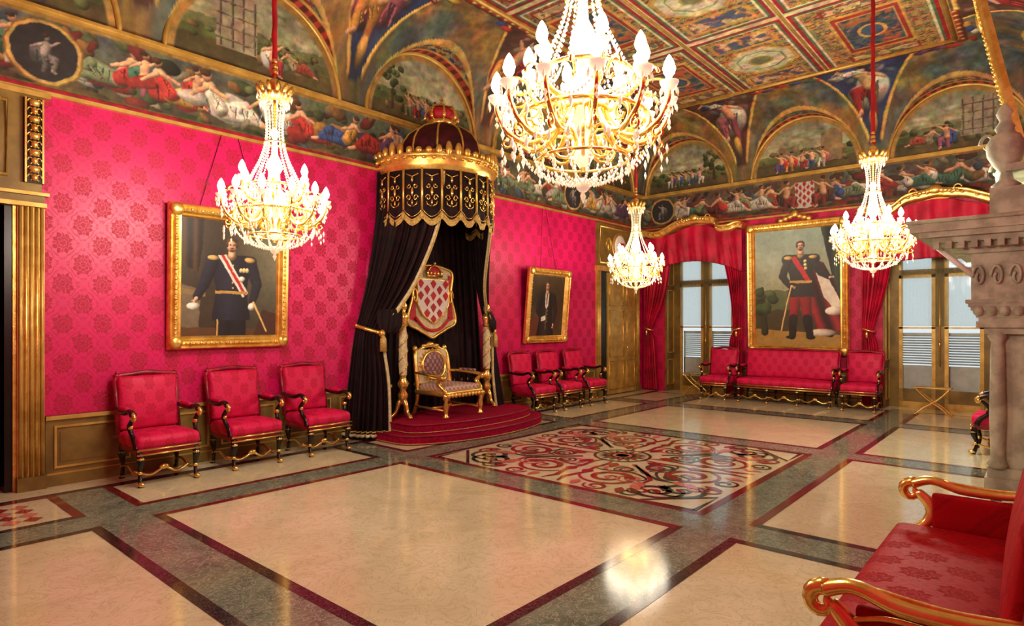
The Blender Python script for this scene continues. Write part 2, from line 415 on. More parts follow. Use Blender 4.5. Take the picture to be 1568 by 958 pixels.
# ---------------------------------------------------------------- dimensions
XB=13.4; XF=-0.55; YL=7.42; YR=-0.35; ZS=4.65; ZC=6.1; ZW=6.25
LX=[1.07,3.75,6.43,9.11,11.79]; LY=[6.28,3.74,1.2]; HX=1.12; HY=1.06

# ---------------------------------------------------------------- floor
mb=MB(); mb.bx(XF,XB+0.6,YR,YL+0.3,-0.1,0,'cream')
def st(x0,x1,y0,y1,mat,z): mb.add([(x0,y0,z),(x1,y0,z),(x1,y1,z),(x0,y1,z)],[(0,1,2,3)],mat)
YB=[(1.75,2.2),(5.6,6.05)]; XBn=[(1.5,1.95),(4.5,4.95),(8.05,8.5),(11.05,11.5)]
for a,b in YB: st(XF,XB,a,b,'green',0.001)
for a,b in XBn: st(a,b,YR+.5,6.95,'green',0.0012)
st(XF,XB,6.95,7.05,'nero',0.0012)
xi=[(XF,1.5),(1.95,4.5),(4.95,8.05),(8.5,11.05),(11.5,13.1)]; yi=[(0.35,1.75),(2.2,5.6),(6.05,6.95)]
w=0.08
for i,(a,b) in enumerate(xi):
    for j,(c,d) in enumerate(yi):
        m1='rosso' if (i+j)%2 else 'nero'; m2='nero' if (i+j)%2 else 'rosso'
        st(a-w*.5,b+w*.5,c-w*.5,c+w*.5,m1,0.002); st(a-w*.5,b+w*.5,d-w*.5,d+w*.5,m2,0.002)
        st(a-w*.5,a+w*.5,c,d,m1,0.0022); st(b-w*.5,b+w*.5,c,d,m2,0.0022)
for k in range(0,14):
    for q in range(4):
        x=XF+0.1+k*0.14; y=6.25+q*0.16
        if x<1.35: mb.add([(x,y-.08,.0024),(x+.07,y,.0024),(x,y+.08,.0024),(x-.07,y,.0024)],[(0,1,2,3)],'pinkm' if (k+q)%2 else 'redm')
def ribbon(pts,wd,mat,z):
    n=len(pts); vs=[];fs=[]
    for i,p in enumerate(pts):
        a=pts[max(i-1,0)]; b=pts[min(i+1,n-1)]; t=Vector((b[0]-a[0],b[1]-a[1],0))
        t=t.normalized() if t.length>1e-9 else Vector((1,0,0)); nn=Vector((-t.y,t.x,0)); k=i/(n-1)*(len(wd)-1); q=min(int(k),len(wd)-2); W=wd[q]+(wd[q+1]-wd[q])*(k-q)
        P=Vector((p[0],p[1],z)); vs+= [P+nn*W/2,P-nn*W/2]
    for i in range(n-1): fs.append((2*i,2*i+1,2*i+3,2*i+2))
    mb.add(vs,fs,mat)
def spiral(cx,cy,r,turns,a0,sg,n=44,r1=0.03):
    return [(cx+(r+(r1-r)*t)*math.cos(a0+sg*2*pi*turns*t),cy+(r+(r1-r)*t)*math.sin(a0+sg*2*pi*turns*t)) for t in [i/n for i in range(n+1)]]
def leaf(cx,cy,L,W,a,mat,z):
    pts=[(cx+math.cos(a)*L*t,cy+math.sin(a)*L*t) for t in [i/8 for i in range(9)]]; ribbon(pts,[0.005,W,W*.8,0.005],mat,z)
CX,CY=6.5,3.88
for qx in(1,-1):
    for qy in(1,-1):
        for sw in(0,1):
            def T(pts):
                o=[]
                for p in pts:
                    x,y=(p[1],p[0]) if sw else (p[0],p[1])
                    o.append((CX+qx*x*0.97,CY+qy*y*1.03))
                return o
            z=0.003
            c1,c2=('redm','verde') if sw else ('redm','pinkm')
            ribbon(T(spiral(1.02,0.42,0.31,1.9,-1.2,1)),[.03,.08,.06,.03],c1,z)
            ribbon(T(spiral(0.62,0.32,0.2,1.6,1.6,-1)),[.02,.06,.04,.02],c2,z+.0002)
            ribbon(T(spiral(1.2,1.02,0.27,1.8,2.5,-1)),[.03,.07,.05,.02],'verde' if sw else 'nero',z+.0004)
            ribbon(T([(0.3,0.05),(0.5,.1),(.75,.08),(1.0,.12),(1.3,.05),(1.5,.1)]),[.02,.06,.04,.07,.02],'redm',z+.0006)
            ribbon(T([(0.35,0.33),(0.6,.62),(.85,.8),(1.05,.8),(1.15,.75)]),[.03,.055,.04,.02],'verde' if sw else 'redm',z+.0006)
            ribbon(T(spiral(1.42,0.5,0.13,1.4,-1.8,1)),[.02,.045,.02],'nero' if sw else 'redm',z+.0008)
            ribbon(T(spiral(0.62,0.95,0.16,1.5,.6,1)),[.02,.045,.02],'pinkm' if sw else 'verde',z+.0008)
            ribbon(T(spiral(0.38,0.62,0.12,1.4,2.2,1)),[.015,.04,.02],'nero' if sw else 'redm',z+.0009)
            ribbon(T(spiral(1.42,0.86,0.12,1.3,3.6,-1)),[.015,.04,.02],'redm' if sw else 'verde',z+.0009)
            ribbon(T(spiral(0.9,1.3,0.12,1.4,1.0,1)),[.015,.04,.02],'redm' if sw else 'pinkm',z+.0009)
            ribbon(T(cr([(.7,.05,0),(.78,.2,0),(.7,.5,0),(.85,.75,0),(1.0,.72,0)],5)),[.01,.035,.03,.01],'verde' if sw else 'nero',z+.0011)
            for (lx,ly,L,W_,an,mm) in [(1.1,.75,.25,.12,.6,'pinkm'),(.8,.55,.2,.1,.2,'redm'),(1.3,.72,.22,.1,.3,'redm'),(.4,.15,.25,.13,.25,c1),(1.32,.25,.2,.11,.1,'pinkm'),(.85,.1,.2,.14,0.05,'redm'),(1.0,.95,.22,.1,1.2,'verde'),(.75,1.0,.2,.1,.9,'pinkm'),(.98,.38,.14,.08,.5,'pinkm'),(1.15,1.0,.14,.08,.7,'redm')]:
                e=(lx+math.cos(an)*L,ly+math.sin(an)*L); ps=T([(lx+(e[0]-lx)*t,ly+(e[1]-ly)*t) for t in [i/8 for i in range(9)]])
                ribbon(ps,[.005,W_,W_*.7,.005],mm,z+.001)
for k in range(16): leaf(CX,CY,0.3,0.09,2*pi*k/16,'redm' if k%2 else 'verde',0.0042)
ribbon([(CX+.33*math.cos(2*pi*i/40),CY+.33*math.sin(2*pi*i/40)) for i in range(41)],[.035,.035],'nero',0.0044)
ribbon([(CX+.1*math.cos(2*pi*i/20),CY+.1*math.sin(2*pi*i/20)) for i in range(21)],[.04,.04],'pinkm',0.0046)
for sx in(1,-1):
    for sy in(1,-1):
        x0=6.5+sx*1.5; y0=3.9+sy*1.62
        ribbon([(x0,y0),(x0-sx*.5,y0),(x0,y0-sy*.5),(x0,y0)],[.05,.05],'nero',0.0035)
mb.obj('floor')

# ---------------------------------------------------------------- walls
mb=MB()
mb.bx(XF-.3,-0.1,YL,YL+.3,0,ZW,'wdam_x'); mb.bx(-0.1,1.33,YL,YL+.3,2.85,ZW,'wdam_x'); mb.bx(1.33,XB,YL,YL+.3,0,ZW,'wdam_x')
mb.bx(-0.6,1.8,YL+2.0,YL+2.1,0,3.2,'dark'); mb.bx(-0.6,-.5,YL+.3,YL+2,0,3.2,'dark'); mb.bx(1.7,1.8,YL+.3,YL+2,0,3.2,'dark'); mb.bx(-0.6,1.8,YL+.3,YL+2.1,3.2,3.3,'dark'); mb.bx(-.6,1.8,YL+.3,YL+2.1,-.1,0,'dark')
mb.obj('wall_left')
mb=MB()
XT=XB+0.5
WIN=[(5.15,6.85),(0.65,2.35)]
for a,b in [(YR-.3,0.65),(2.35,5.15),(6.85,YL+.3)]: mb.bx(XB,XT,a,b,0,ZW,'wdam_y')
for a,b in WIN: mb.bx(XB,XT,a,b,3.35,ZW,'wdam_y')
mb.obj('wall_back')
mb=MB(); mb.bx(XF,XB,YR-.3,YR,0,ZW,'wdam_x'); mb.obj('wall_right')
mb=MB(); mb.bx(XF-.3,XF,YR,YL,0,ZW,'wdam_y'); mb.obj('wall_front')

def wains(name,p0,p1,axis,face,dirn):
    mb=MB()
    def B(a0,a1,d0,d1,z0,z1,m):
        if axis=='x': mb.bx(a0,a1,face+dirn*d0,face+dirn*d1,z0,z1,m)
        else: mb.bx(face+dirn*d0,face+dirn*d1,a0,a1,z0,z1,m)
    B(p0,p1,0,.03,0,.69,'goldd'); B(p0,p1,0,.06,0,.11,'goldd'); B(p0,p1,0,.055,.65,.69,'goldl'); B(p0,p1,0,.045,.11,.125,'goldl')
    n=max(1,int((p1-p0)/0.75)); L=(p1-p0)/n
    for k in range(n):
        a=p0+k*L+.07; b=p0+(k+1)*L-.07
        if b-a<.1: continue
        B(a,b,.03,.045,.17,.19,'goldl'); B(a,b,.03,.045,.57,.59,'goldl'); B(a,a+.02,.03,.045,.19,.57,'goldl'); B(b-.02,b,.03,.045,.19,.57,'goldl')
        B(a+.05,b-.05,.03,.036,.23,.53,'goldd')
    return mb.obj(name)
wains('baseboard_left',1.55,11.28,'x',YL,-1)
wains('baseboard_back',2.35,5.15,'y',XB,-1)
wains('baseboard_right',XF,XB,'x',YR,1)

mb=MB()
for z,h,d,m in [(3.83,.035,.05,'goldl'),(3.865,.03,.07,'redwood'),(ZS-.04,.04,.05,'goldl'),(ZS,.03,.07,'goldl')]:
    mb.bx(XF,XB,YL-d,YL,z,z+h,m); mb.bx(XB-d,XB,YR,YL-d,z,z+h,m); mb.bx(XF,XB-d,YR,YR+d,z,z+h,m)
mb.obj('trim_1')

# ---- friezes
def medal(P,x,z,r=.3):
    P.ell(x,z,r*1.12,r*1.12,(134,100,46),soft=.05,shade=False); P.ell(x,z,r*.95,r*.95,(44,42,44),soft=.05,shade=False)
    P.ring(x,z,r,.02,(206,166,90)); seated(P,x,z-.02,r*.8,1,(110,105,100),(80,78,78),(150,140,130))
def frieze(name,a0,a1,z0,z1,base,meds,seed):
    random.seed(seed); da=.0105; na=int((a1-a0)/da); nz=int((z1-z0)/da)
    A,Zz=np.meshgrid(np.linspace(a0,a1,na),np.linspace(z0,z1,nz)); P=Paint(A,Zz,base,warp=.016,wsc=.09,seed=seed)
    n=fbm(P.X,P.Y*1.5,.9,seed); sky=np.clip((P.Y-z0)/(z1-z0)*1.6-.5+(n-.5)*2,0,1)[:,None]
    P.C=P.C*(1-sky)+np.array((92,104,88))*sky; P.tex(.35,.5,seed+9)
    H=z1-z0; x=a0+.4
    while x<a1:
        for q in range(10): P.ell(x+random.uniform(-.4,.4),z0+random.uniform(.02,.95)*H,random.uniform(.04,.16),random.uniform(.03,.1),random.choice([(66,78,46),(90,100,62),(124,90,50),(70,50,36),(134,130,100),(110,44,38),(60,80,96),(40,46,34)]),random.uniform(-1,1))
        if random.random()<.5: seated(P,x-.28,z0+H*.55,H*.42,random.choice((1,-1)),random.choice(DR),random.choice(DR))
        recline(P,x,z0+H*random.uniform(.36,.46),H*random.uniform(.6,.78),random.choice((1,-1)),random.choice(DR),random.choice(DR)); x+=random.uniform(.5,.66)
        P.ell(x-.3,z0+.04,.2,.05,random.choice([(50,60,34),(90,74,44)]))
    for mx in meds: medal(P,mx,(z0+z1)/2,.29)
    bd=np.minimum(Zz.ravel()-z0,z1-Zz.ravel()); e=np.clip((.035-bd)/.01,0,1)[:,None]; P.C=P.C*(1-e)+np.array((150,116,60))*e
    P.tex(.05,.32,seed+3)
    return P,A,Zz
PF,A,Zz=frieze('f',XF,XB,3.9,ZS-.04,(78,74,50),[1.55,10.45,13.0],11)
grid_obj('fresco_frieze',np.stack([A,np.full_like(A,YL-.012),Zz],-1),PF.out(),'paint')
PF,A,Zz=frieze('f',YR,YL,3.9,ZS-.04,(120,46,36),[.35,6.9],23)
for sx,sz,sc_ in [(3.74,4.28,.3)]:
    PF.poly([(sx-.42,sz-.3),(sx+.42,sz-.3),(sx+.46,sz+.32),(sx-.46,sz+.32)],(130,100,60))
    PF.poly([(sx-.17,sz-.3),(sx,sz-.34),(sx+.17,sz-.3),(sx+.19,sz+.2),(sx-.19,sz+.2)],(225,220,205))
    for i in range(5):
        for j in range(7):
            if (i+j)%2==0:
                cx=sx-.15+i*.075; cz=sz-.25+j*.07; PF.poly([(cx-.038,cz),(cx,cz-.06),(cx+.038,cz),(cx,cz+.06)],(190,40,40))
    seated(PF,sx-.35,sz-.05,.38,1,(150,60,50),(90,60,40)); seated(PF,sx+.35,sz-.05,.38,-1,(150,60,50),(90,60,40))
grid_obj('fresco_frieze',np.stack([np.full_like(A,XB-.012),A,Zz],-1),PF.out()*.88,'paint')

# ---- lunettes
def lunette(c,hw,seed,axis,face,kind):
    random.seed(seed); da=.013; A,Zz=np.meshgrid(np.linspace(c-hw,c+hw,int(2*hw/da)),np.linspace(ZS,ZS+1.14,86)); P=Paint(A,Zz,(168,172,140),warp=.014,wsc=.09,seed=seed)
    t=((P.Y-ZS)/1.15)[:,None]; n=fbm(P.X,P.Y,.5,seed)[:,None]
    P.C=np.array((196,186,130))*(1-t)+np.array((140,150,126))*t+ (n-.5)*70
    for i in range(14): P.ell(c+random.uniform(-.8,.8),ZS+random.uniform(.5,1.0),random.uniform(.1,.25),.05,random.choice([(206,200,166),(120,130,116),(176,170,130)]),soft=.8,alpha=.5)
    hill=.40+.22*fbm(P.X,P.Y*0,.5,seed+3); g=(P.Y-ZS<hill); P.C[g]=np.array((112,120,76))*(0.7+.6*n[g])
    hill=.28+.22*fbm(P.X,P.Y*0,.3,seed+13); g=(P.Y-ZS<hill); P.C[g]=np.array((88,98,54))*(0.6+.8*n[g])
    g=(P.Y-ZS<.2+.18*fbm(P.X,P.Y*0,.3,seed+5)); P.C[g]=np.array((84,74,42))*(0.6+.8*n[g])
    for i in range(26):
        x=c+random.uniform(-.9,.9); P.ell(x,ZS+random.uniform(.2,.5),random.uniform(.03,.09),random.uniform(.03,.07),random.choice([(70,84,44),(56,66,36),(96,104,60),(120,100,60)]))
    if kind==1:
        P.poly([(c-.55,ZS+.25),(c-.05,ZS+.25),(c-.05,ZS+.95),(c-.55,ZS+.9)],(160,150,122))
        for i in range(4): P.cap(c-.5+i*.14,ZS+.28,c-.5+i*.14,ZS+.9,.012,.012,(90,84,70))
        for j in range(4): P.cap(c-.54,ZS+.35+j*.15,c-.06,ZS+.35+j*.15,.01,.01,(100,94,76))
        recline(P,c+.45,ZS+.3,.3,-1,(160,70,50),(160,150,120)); seated(P,c+.15,ZS+.3,.3,1,random.choice(DR),random.choice(DR))
    elif kind==2:
        for i in range(5): seated(P,c-.3+i*.17,ZS+.3,.22,random.choice((1,-1)),random.choice(DR),random.choice(DR))
        P.cap(c-.65,ZS+.2,c-.62,ZS+.6,.03,.015,(70,50,30))
        for i in range(16): P.ell(c-.63+random.uniform(-.2,.2),ZS+.65+random.uniform(-.15,.2),.06,.05,random.choice([(70,86,44),(54,68,34),(92,106,56)]))
    else:
        P.poly([(c-.7,ZS+.2),(c-.3,ZS+.2),(c-.3,ZS+.75),(c-.5,ZS+.85),(c-.7,ZS+.75)],(150,128,90))
        P.poly([(c+.1,ZS+.2),(c+.5,ZS+.2),(c+.5,ZS+.6),(c+.1,ZS+.6)],(134,116,84))
        for i in range(5): seated(P,c-.35+i*.2,ZS+.28,.25,random.choice((1,-1)),random.choice(DR),random.choice(DR))
    d=np.sqrt(((A.ravel()-c)/hw)**2+((Zz.ravel()-ZS)/1.15)**2)
    e=np.clip((d-.9)/.02,0,1)[:,None]; P.C=P.C*(1-e)+np.array((170,134,70))*e
    P.C[Zz.ravel()<ZS+.05]=(150,118,62); P.tex(.1,.32,seed+8)
    Zq=np.minimum(Zz,ZS+1.15*np.sqrt(np.clip(1-((A-c)/hw)**2,0,1)))
    pts=np.stack([A,np.full_like(A,face),Zq],-1) if axis=='x' else np.stack([np.full_like(A,face),A,Zq],-1)
    grid_obj('fresco_lunette',pts,P.out(),'paint')
for i,c in enumerate(LX): lunette(c,HX,40+i,'x',YL-.01,[3,1,2,3,1][i])
for i,c in enumerate(LY): lunette(c,HY,60+i,'y',XB-.01,[2,3,1][i])

# ---------------------------------------------------------------- ceiling
st_=.0185
X,Y=np.meshgrid(np.linspace(XF,XB,int((XB-XF)/st_)),np.linspace(YR,YL,int((YL-YR)/st_)))
D=1.45
S=np.stack([YL-Y,Y-YR,XB-X,X-XF]); smin=S.min(0); near=S.argmin(0)
t=np.clip(1-smin/D,0,1); Z1=ZS+(ZC-ZS)*np.sqrt(np.clip(1-t*t,0,1))
Z2=np.full_like(Z1,0.0); Q=np.zeros_like(Z1); SW=np.zeros_like(Z1)
for k in range(4):
    cs,hw,co=(LX,HX,X) if k<2 else (LY,HY,Y)
    for c in cs:
        q=(co-c)/hw; ok=(abs(q)<1)&(S[k]<1.3); zz=np.where(ok,ZS+1.15*np.sqrt(np.clip(1-q*q,0,1)),0)
        up=zz>Z2; Z2=np.where(up,zz,Z2); Q=np.where(up,q,Q); SW=np.where(up,S[k],SW)
bar=Z2>Z1; Z=np.maximum(Z1,Z2)
xf=X.ravel();yf=Y.ravel()
n1=fbm(xf,yf,.6,91); n2=fbm(xf,yf,.25,95); n3=fbm(xf,yf,.12,98)
mixc=lambda a,b,t:(np.array(a)[None]*(1-t[:,None])+np.array(b)[None]*t[:,None])
C=mixc((150,114,60),(86,100,98),np.clip((n1-.35)*3,0,1)); C=C*(.6+.8*n2[:,None])
random.seed(5)
for k in range(4):
    A=(X if k<2 else Y); msk=(near==k)&(~bar)&(smin<D)
    P=Paint(A,S[k],(0,0,0),mask=msk,warp=.014,wsc=.1,seed=k); P.C=C
    cs=LX if k<2 else LY; mids=[(cs[i]+cs[i+1])/2 for i in range(len(cs)-1)]
    for i,m_ in enumerate(mids):
        P.poly([(m_-.1,.05),(m_+.1,.05),(m_+.75,1.3),(m_-.75,1.3)],(54,66,100) if (i+k)%2 else (92,62,50),lambda x,y:.6+.8*fbm(x,y,.3,12))
        for q in range(9): P.ell(m_+random.uniform(-.5,.5),random.uniform(.8,1.25),random.uniform(.06,.16),.06,random.choice([(110,116,116),(130,110,80),(70,76,96),(150,140,120)]),random.uniform(-1,1),soft=.5,alpha=.7)
        P.cap(m_-.12,.08,m_-.78,1.32,.028,.028,(210,170,92)); P.cap(m_+.12,.08,m_+.78,1.32,.028,.028,(210,170,92))
        P.cap(m_-.75,1.33,m_+.75,1.33,.035,.035,(210,170,92))
        seated(P,m_-.02,.74,.62,random.choice((1,-1)),random.choice(DR),random.choice(DR))
        P.ell(m_,.22,.07,.12,(196,154,80)); recline(P,m_+random.choice((-.3,.3)),1.12,.3,random.choice((1,-1)),random.choice(DR),random.choice(DR))
    for c in cs:
        P.cap(c-.9,1.36,c+.9,1.36,.06,.06,(146,52,42))
        for q in range(12): P.ell(c-.9+q*.164,1.36,.04,.035,(214,174,96))
        for q in range(6): P.ell(c+random.uniform(-.7,.7),1.22+random.uniform(-.05,.05),.12,.05,random.choice(DR))
    C=P.C
b=bar.ravel(); q=Q.ravel(); sw=SW.ravel(); ph=np.arccos(np.clip(q,-1,1))
Cb=mixc((194,162,100),(122,132,116),np.clip((n2-.3)*2,0,1))
orn=np.sin(ph*18)*np.sin(sw*26)+.4*np.sin(ph*37+sw*9)*np.sin(sw*50); Cb=np.where((orn>.4)[:,None],np.array((142,62,46))[None],Cb); Cb=np.where((orn<-.5)[:,None],np.array((58,78,116))[None],Cb)
Cb=np.where((abs(orn)<.06)[:,None],np.array((84,66,40))[None],Cb)
band=(sw<.08)|((sw>.22)&(sw<.27)); Cb=np.where(band[:,None],np.array((210,170,94))[None],Cb)
Cb=np.where(((sw>=.08)&(sw<.22))[:,None],np.array((116,46,40))[None]*(1+.7*(np.sin(ph*44)>0))[:,None],Cb)
C=np.where(b[:,None],Cb,C)
g=(abs(Z1-Z2).ravel()<.05)&(smin.ravel()<1.25)&(Z2.ravel()>ZS+.02); C[g]=(210,170,92)
fl=smin.ravel()>=D
pu=((xf-10.75)/2.68+.5)%1.0; du=np.minimum(pu,1-pu)*2.68
rows=[(1.1,2.95),(2.95,4.45),(4.45,5.97)]
dv=np.full_like(xf,9.0); ctr=np.zeros_like(xf)
for r0,r1 in rows:
    ins=(yf>=r0)&(yf<r1); dv=np.where(ins,np.minimum(yf-r0,r1-yf),dv); ctr=np.where(ins,(r0+r1)/2,ctr)
db=np.minimum(du,dv); px=(pu-.5)*2.68; py=yf-ctr
Cf=mixc((188,150,84),(146,132,88),np.clip((n2-.3)*2,0,1))
ap=abs(px); ay=abs(py)
grot=(np.sin(ap*26)*np.sin(ay*26)+.6*np.sin(ap*47+ay*21)+.4*np.sin(ay*60)*np.sin(ap*52))
Cf=np.where((grot>.75)[:,None],np.array((146,62,46))[None],Cf); Cf=np.where((grot<-.8)[:,None],np.array((74,94,84))[None],Cf); Cf=np.where((abs(grot)<.07)[:,None],np.array((96,76,46))[None],Cf)
Cf=np.where((db<.05)[:,None],np.array((210,194,152))[None],Cf); Cf=np.where(((db>=.05)&(db<.1))[:,None],np.array((156,30,38))[None],Cf)
Cf=np.where(((db>=.1)&(db<.14))[:,None],np.array((82,114,78))[None],Cf); Cf=np.where(((db>=.14)&(db<.17))[:,None],np.array((218,204,164))[None],Cf)
cen=abs(ctr-3.7)<.1
octd=np.maximum(np.maximum(ap,ay),(ap+ay)*.72)
def ifz(m,c):
    global Cf
    Cf=np.where(m[:,None],np.array(c)[None],Cf)
ifz(cen&(octd<.55),(200,156,78)); ifz(cen&(octd<.5),(204,194,158)); ifz(cen&(octd<.38),(132,146,106)); ifz(cen&(octd<.35),(214,206,172)); ifz(cen&(np.hypot(px,py)<.2),(186,160,100)); ifz(cen&(np.hypot(px,py)<.16),(120,128,90))
ifz(cen&(ap>.62)&(ap<1.1)&(ay<.5),(194,146,78)); ifz(cen&(ap>.67)&(ap<1.05)&(ay<.45),(76,92,116)); ifz(cen&(ap>.67)&(ap<1.05)&(ay<.45)&(n3>.5),(166,110,64)); ifz(cen&(ap>.67)&(ap<1.05)&(ay<.45)&(n3>.62),(206,180,140))
side_=~cen; rd=np.maximum(ap/.78,ay/.48)
ifz(side_&(rd<1),(200,156,82)); ifz(side_&(rd<.92),(156,56,46)); ifz(side_&(rd<.8),(200,156,82)); ifz(side_&(rd<.75),(80,100,104)); ifz(side_&(rd<.72)&(n2>.5),(154,114,70)); ifz(side_&(rd<.72)&(n3>.6),(180,90,66)); ifz(side_&(rd<.72)&(n3<.36),(56,68,90)); ifz(side_&(np.hypot(px/.25,py/.2)<1),(206,160,84)); ifz(side_&(np.hypot(px/.2,py/.15)<1),(72,88,112))
ifz(side_&(ap>.86)&(ap<1.12)&(ay<.5),(146,58,46)); ifz(side_&(ap>.9)&(ap<1.08)&(ay<.46),(200,178,124)); ifz(side_&(ap>.9)&(ap<1.08)&(ay<.46)&(n3>.55),(110,110,80))
C=np.where(fl[:,None],Cf,C)
g=(abs(smin.ravel()-D)<.05); C[g]=(200,160,86)
C*= (1+.5*(fbm(xf,yf,.08,77)-.5))[:,None]
for c_ in range(3): C[:,c_]*=(1+.35*(fbm(xf,yf,.16,150+c_*5)-.5))
C=118+(C-122)*1.1
grid_obj('ceiling',np.stack([X,Y,Z],-1),(C*.93).reshape(X.shape+(3,)),'paint')
mb=MB()
for c in LX:
    for face in (YL-.02,YR+.02):
        mb.tube([(c+HX*math.cos(pi*i/40),face,ZS+1.15*math.sin(pi*i/40)) for i in range(41)],.03,'goldl',8)
for c in LY: mb.tube([(XB-.02,c+HY*math.cos(pi*i/40),ZS+1.15*math.sin(pi*i/40)) for i in range(41)],.03,'goldl',8)
mb.obj('trim_2')
mb=MB()
x0,x1,y0,y1=XF+D,XB-D,YR+D,YL-D
for (a,b) in [((x0,y0),(x1,y0)),((x1,y0),(x1,y1)),((x1,y1),(x0,y1)),((x0,y1),(x0,y0))]: mb.tube([(a[0],a[1],ZC-.01),(b[0],b[1],ZC-.01)],.035,'goldl',8)
for y in (2.95,4.45): mb.tube([(x0,y,ZC),(x1,y,ZC)],.025,'goldl',8)
mb.obj('trim_3')

# ---------------------------------------------------------------- windows, pelmets, curtains
for wi,(a,b) in enumerate(WIN):
    mb=MB(); c=(a+b)/2
    mb.bx(XB+.02,XT,b-.03,b,0,3.35,'goldd'); mb.bx(XB+.02,XT,a,a+.03,0,3.35,'goldd'); mb.bx(XB+.02,XT,a,b,3.32,3.35,'goldd')
    for z0,z1 in [(.15,.75),(.9,2.4),(2.5,3.2)]:
        for (q0,q1) in ((b-.045,b-.03),(a+.03,a+.045)):
            mb.bx(XB+.08,XB+.10,q0,q1,z0,z1,'goldl'); mb.bx(XB+.38,XB+.40,q0,q1,z0,z1,'goldl'); mb.bx(XB+.08,XB+.4,q0,q1,z0,z0+.02,'goldl'); mb.bx(XB+.08,XB+.4,q0,q1,z1-.02,z1,'goldl')
    xw=XB+.40
    def fr(y0,y1,z0,z1,m='goldd',d=.05): mb.bx(xw,xw+d,y0,y1,z0,z1,m)
    fr(a+.03,a+.2,0,3.3); fr(b-.2,b-.03,0,3.3); fr(a,b,3.1,3.32); fr(a+.2,b-.2,2.52,2.62)
    fr(c-.07,c+.07,0,3.1,'goldd',.03)
    for s0,s1 in ((a+.2,c-.07),(c+.07,b-.2)):
        fr(s0,s0+.06,0,2.52,'goldl',.04); fr(s1-.06,s1,0,2.52,'goldl',.04); fr(s0,s1,.12,.36); fr(s0,s1,0,.12,'goldl',.06); fr(s0,s1,2.46,2.52,'goldl',.04)
        fr(s0,s0+.06,2.62,3.1,'goldl',.04); fr(s1-.06,s1,2.62,3.1,'goldl',.04); fr(s0,s1,1.50,1.53,'goldl',.03)
        mb.add([(xw+.02,s0,.36),(xw+.02,s1,.36),(xw+.02,s1,3.1),(xw+.02,s0,3.1)],[(0,1,2,3)],'glass')
    mb.tube([(xw-.02,c,.8),(xw-.02,c,2.3)],.014,'goldp',8); mb.ell((xw-.03,c,1.2),(.02,.02,.06),'goldp')
    for s0,s1 in ((a+.2,c-.05),(c+.05,b-.2)):
        for k in range(12): mb.box((XT+.12,(s0+s1)/2,.84+k*.048),(.05,s1-s0,.012),'shut',(0.5,'Y'))
        mb.bx(XT+.1,XT+.14,s0,s0+.03,0,1.42,'shut'); mb.bx(XT+.1,XT+.14,s1-.03,s1,0,1.42,'shut'); mb.bx(XT+.1,XT+.14,s0,s1,1.38,1.42,'shut'); mb.bx(XT+.1,XT+.13,s0,s1,0,.8,'shut')
    mb.obj('window_%d'%(wi+1))
    mb=MB(); rows=[]
    for zz in (3.08,2.4,1.55):
        rows.append([(xw-.05,a+.24,zz),(xw-.05,b-.24,zz)])
    mb.drape(rows,[.006,.006,.006],22,'sheer',ns=120,nt=3); mb.obj('sheer_curtain')
    mb=MB()
    y0,y1=(4.93,7.36) if wi==0 else (.12,2.72)
    prof=[(y0,3.70),(y0+.12,3.73),(y0+.3,3.68),(y0+.55,3.70),(c-.45,3.86),(c-.2,3.90),(c,3.93),(c+.2,3.90),(c+.45,3.86),(y1-.55,3.70),(y1-.3,3.68),(y1-.12,3.73),(y1,3.70)]
    P3=cr([(0,p[0],p[1]) for p in prof],5)
    n=len(P3)
    sec=[(0,-.07,'gold'),(-.24,-.07,'gold'),(-.27,-.04,'gold'),(-.25,-.01,'gold'),(-.28,.02,'gold'),(-.31,.06,'gold'),(-.3,.08,'gold'),(0,.08,'gold')]
    rws=[[(XB+s_[0],p.y,p.z+s_[1]) for p in P3] for s_ in sec]; mb.grid(rws,'gold')
    for e in (0,n-1): mb.add([(XB+s_[0],P3[e].y,P3[e].z+s_[1]) for s_ in sec],[tuple(range(len(sec)))],'gold')
    for k in range(0,n,3): mb.ell((XB-.29,P3[k].y,P3[k].z+.0),(.03,.035,.025),'gold')
    mb.ell((XB-.3,c,3.97),(.05,.12,.08),'gold')
    for sg in(1,-1):
        for k in range(5): mb.ell((XB-.3,c+sg*(.1+k*.06),3.95-k*.012),(.035,.05,.05-k*.006),'gold')
        mb.tube([(XB-.3,c+sg*(.32+.07*math.cos(t_)*(1-t_/8)),3.96+.07*math.sin(t_)*(1-t_/8)) for t_ in [i*.4 for i in range(14)]],.015,'gold',6)
    mb.obj('curtain_pelmet')
    mb=MB(); ns=90; rws=[]
    for t_ in range(7):
        rr=[]
        for k in range(ns+1):
            s_=k/ns; yy=y0+.03+(y1-y0-.06)*s_; tz=3.62+.2*math.exp(-((yy-c)/.5)**2); e=abs(2*s_-1)
            bz=3.02-.3*(e**2) if wi==0 else 2.78-.1*e**2
            zz=tz+(bz-tz)*t_/6; xx=XB-.17-.02*math.sin(s_*46)-.015*math.sin(s_*110+t_)*t_/6
            rr.append((xx,yy,zz))
        rws.append(rr)
    mb.grid(rws,'redsilk'); mb.tube([p for p in rws[-1]],.012,'redwood',6)
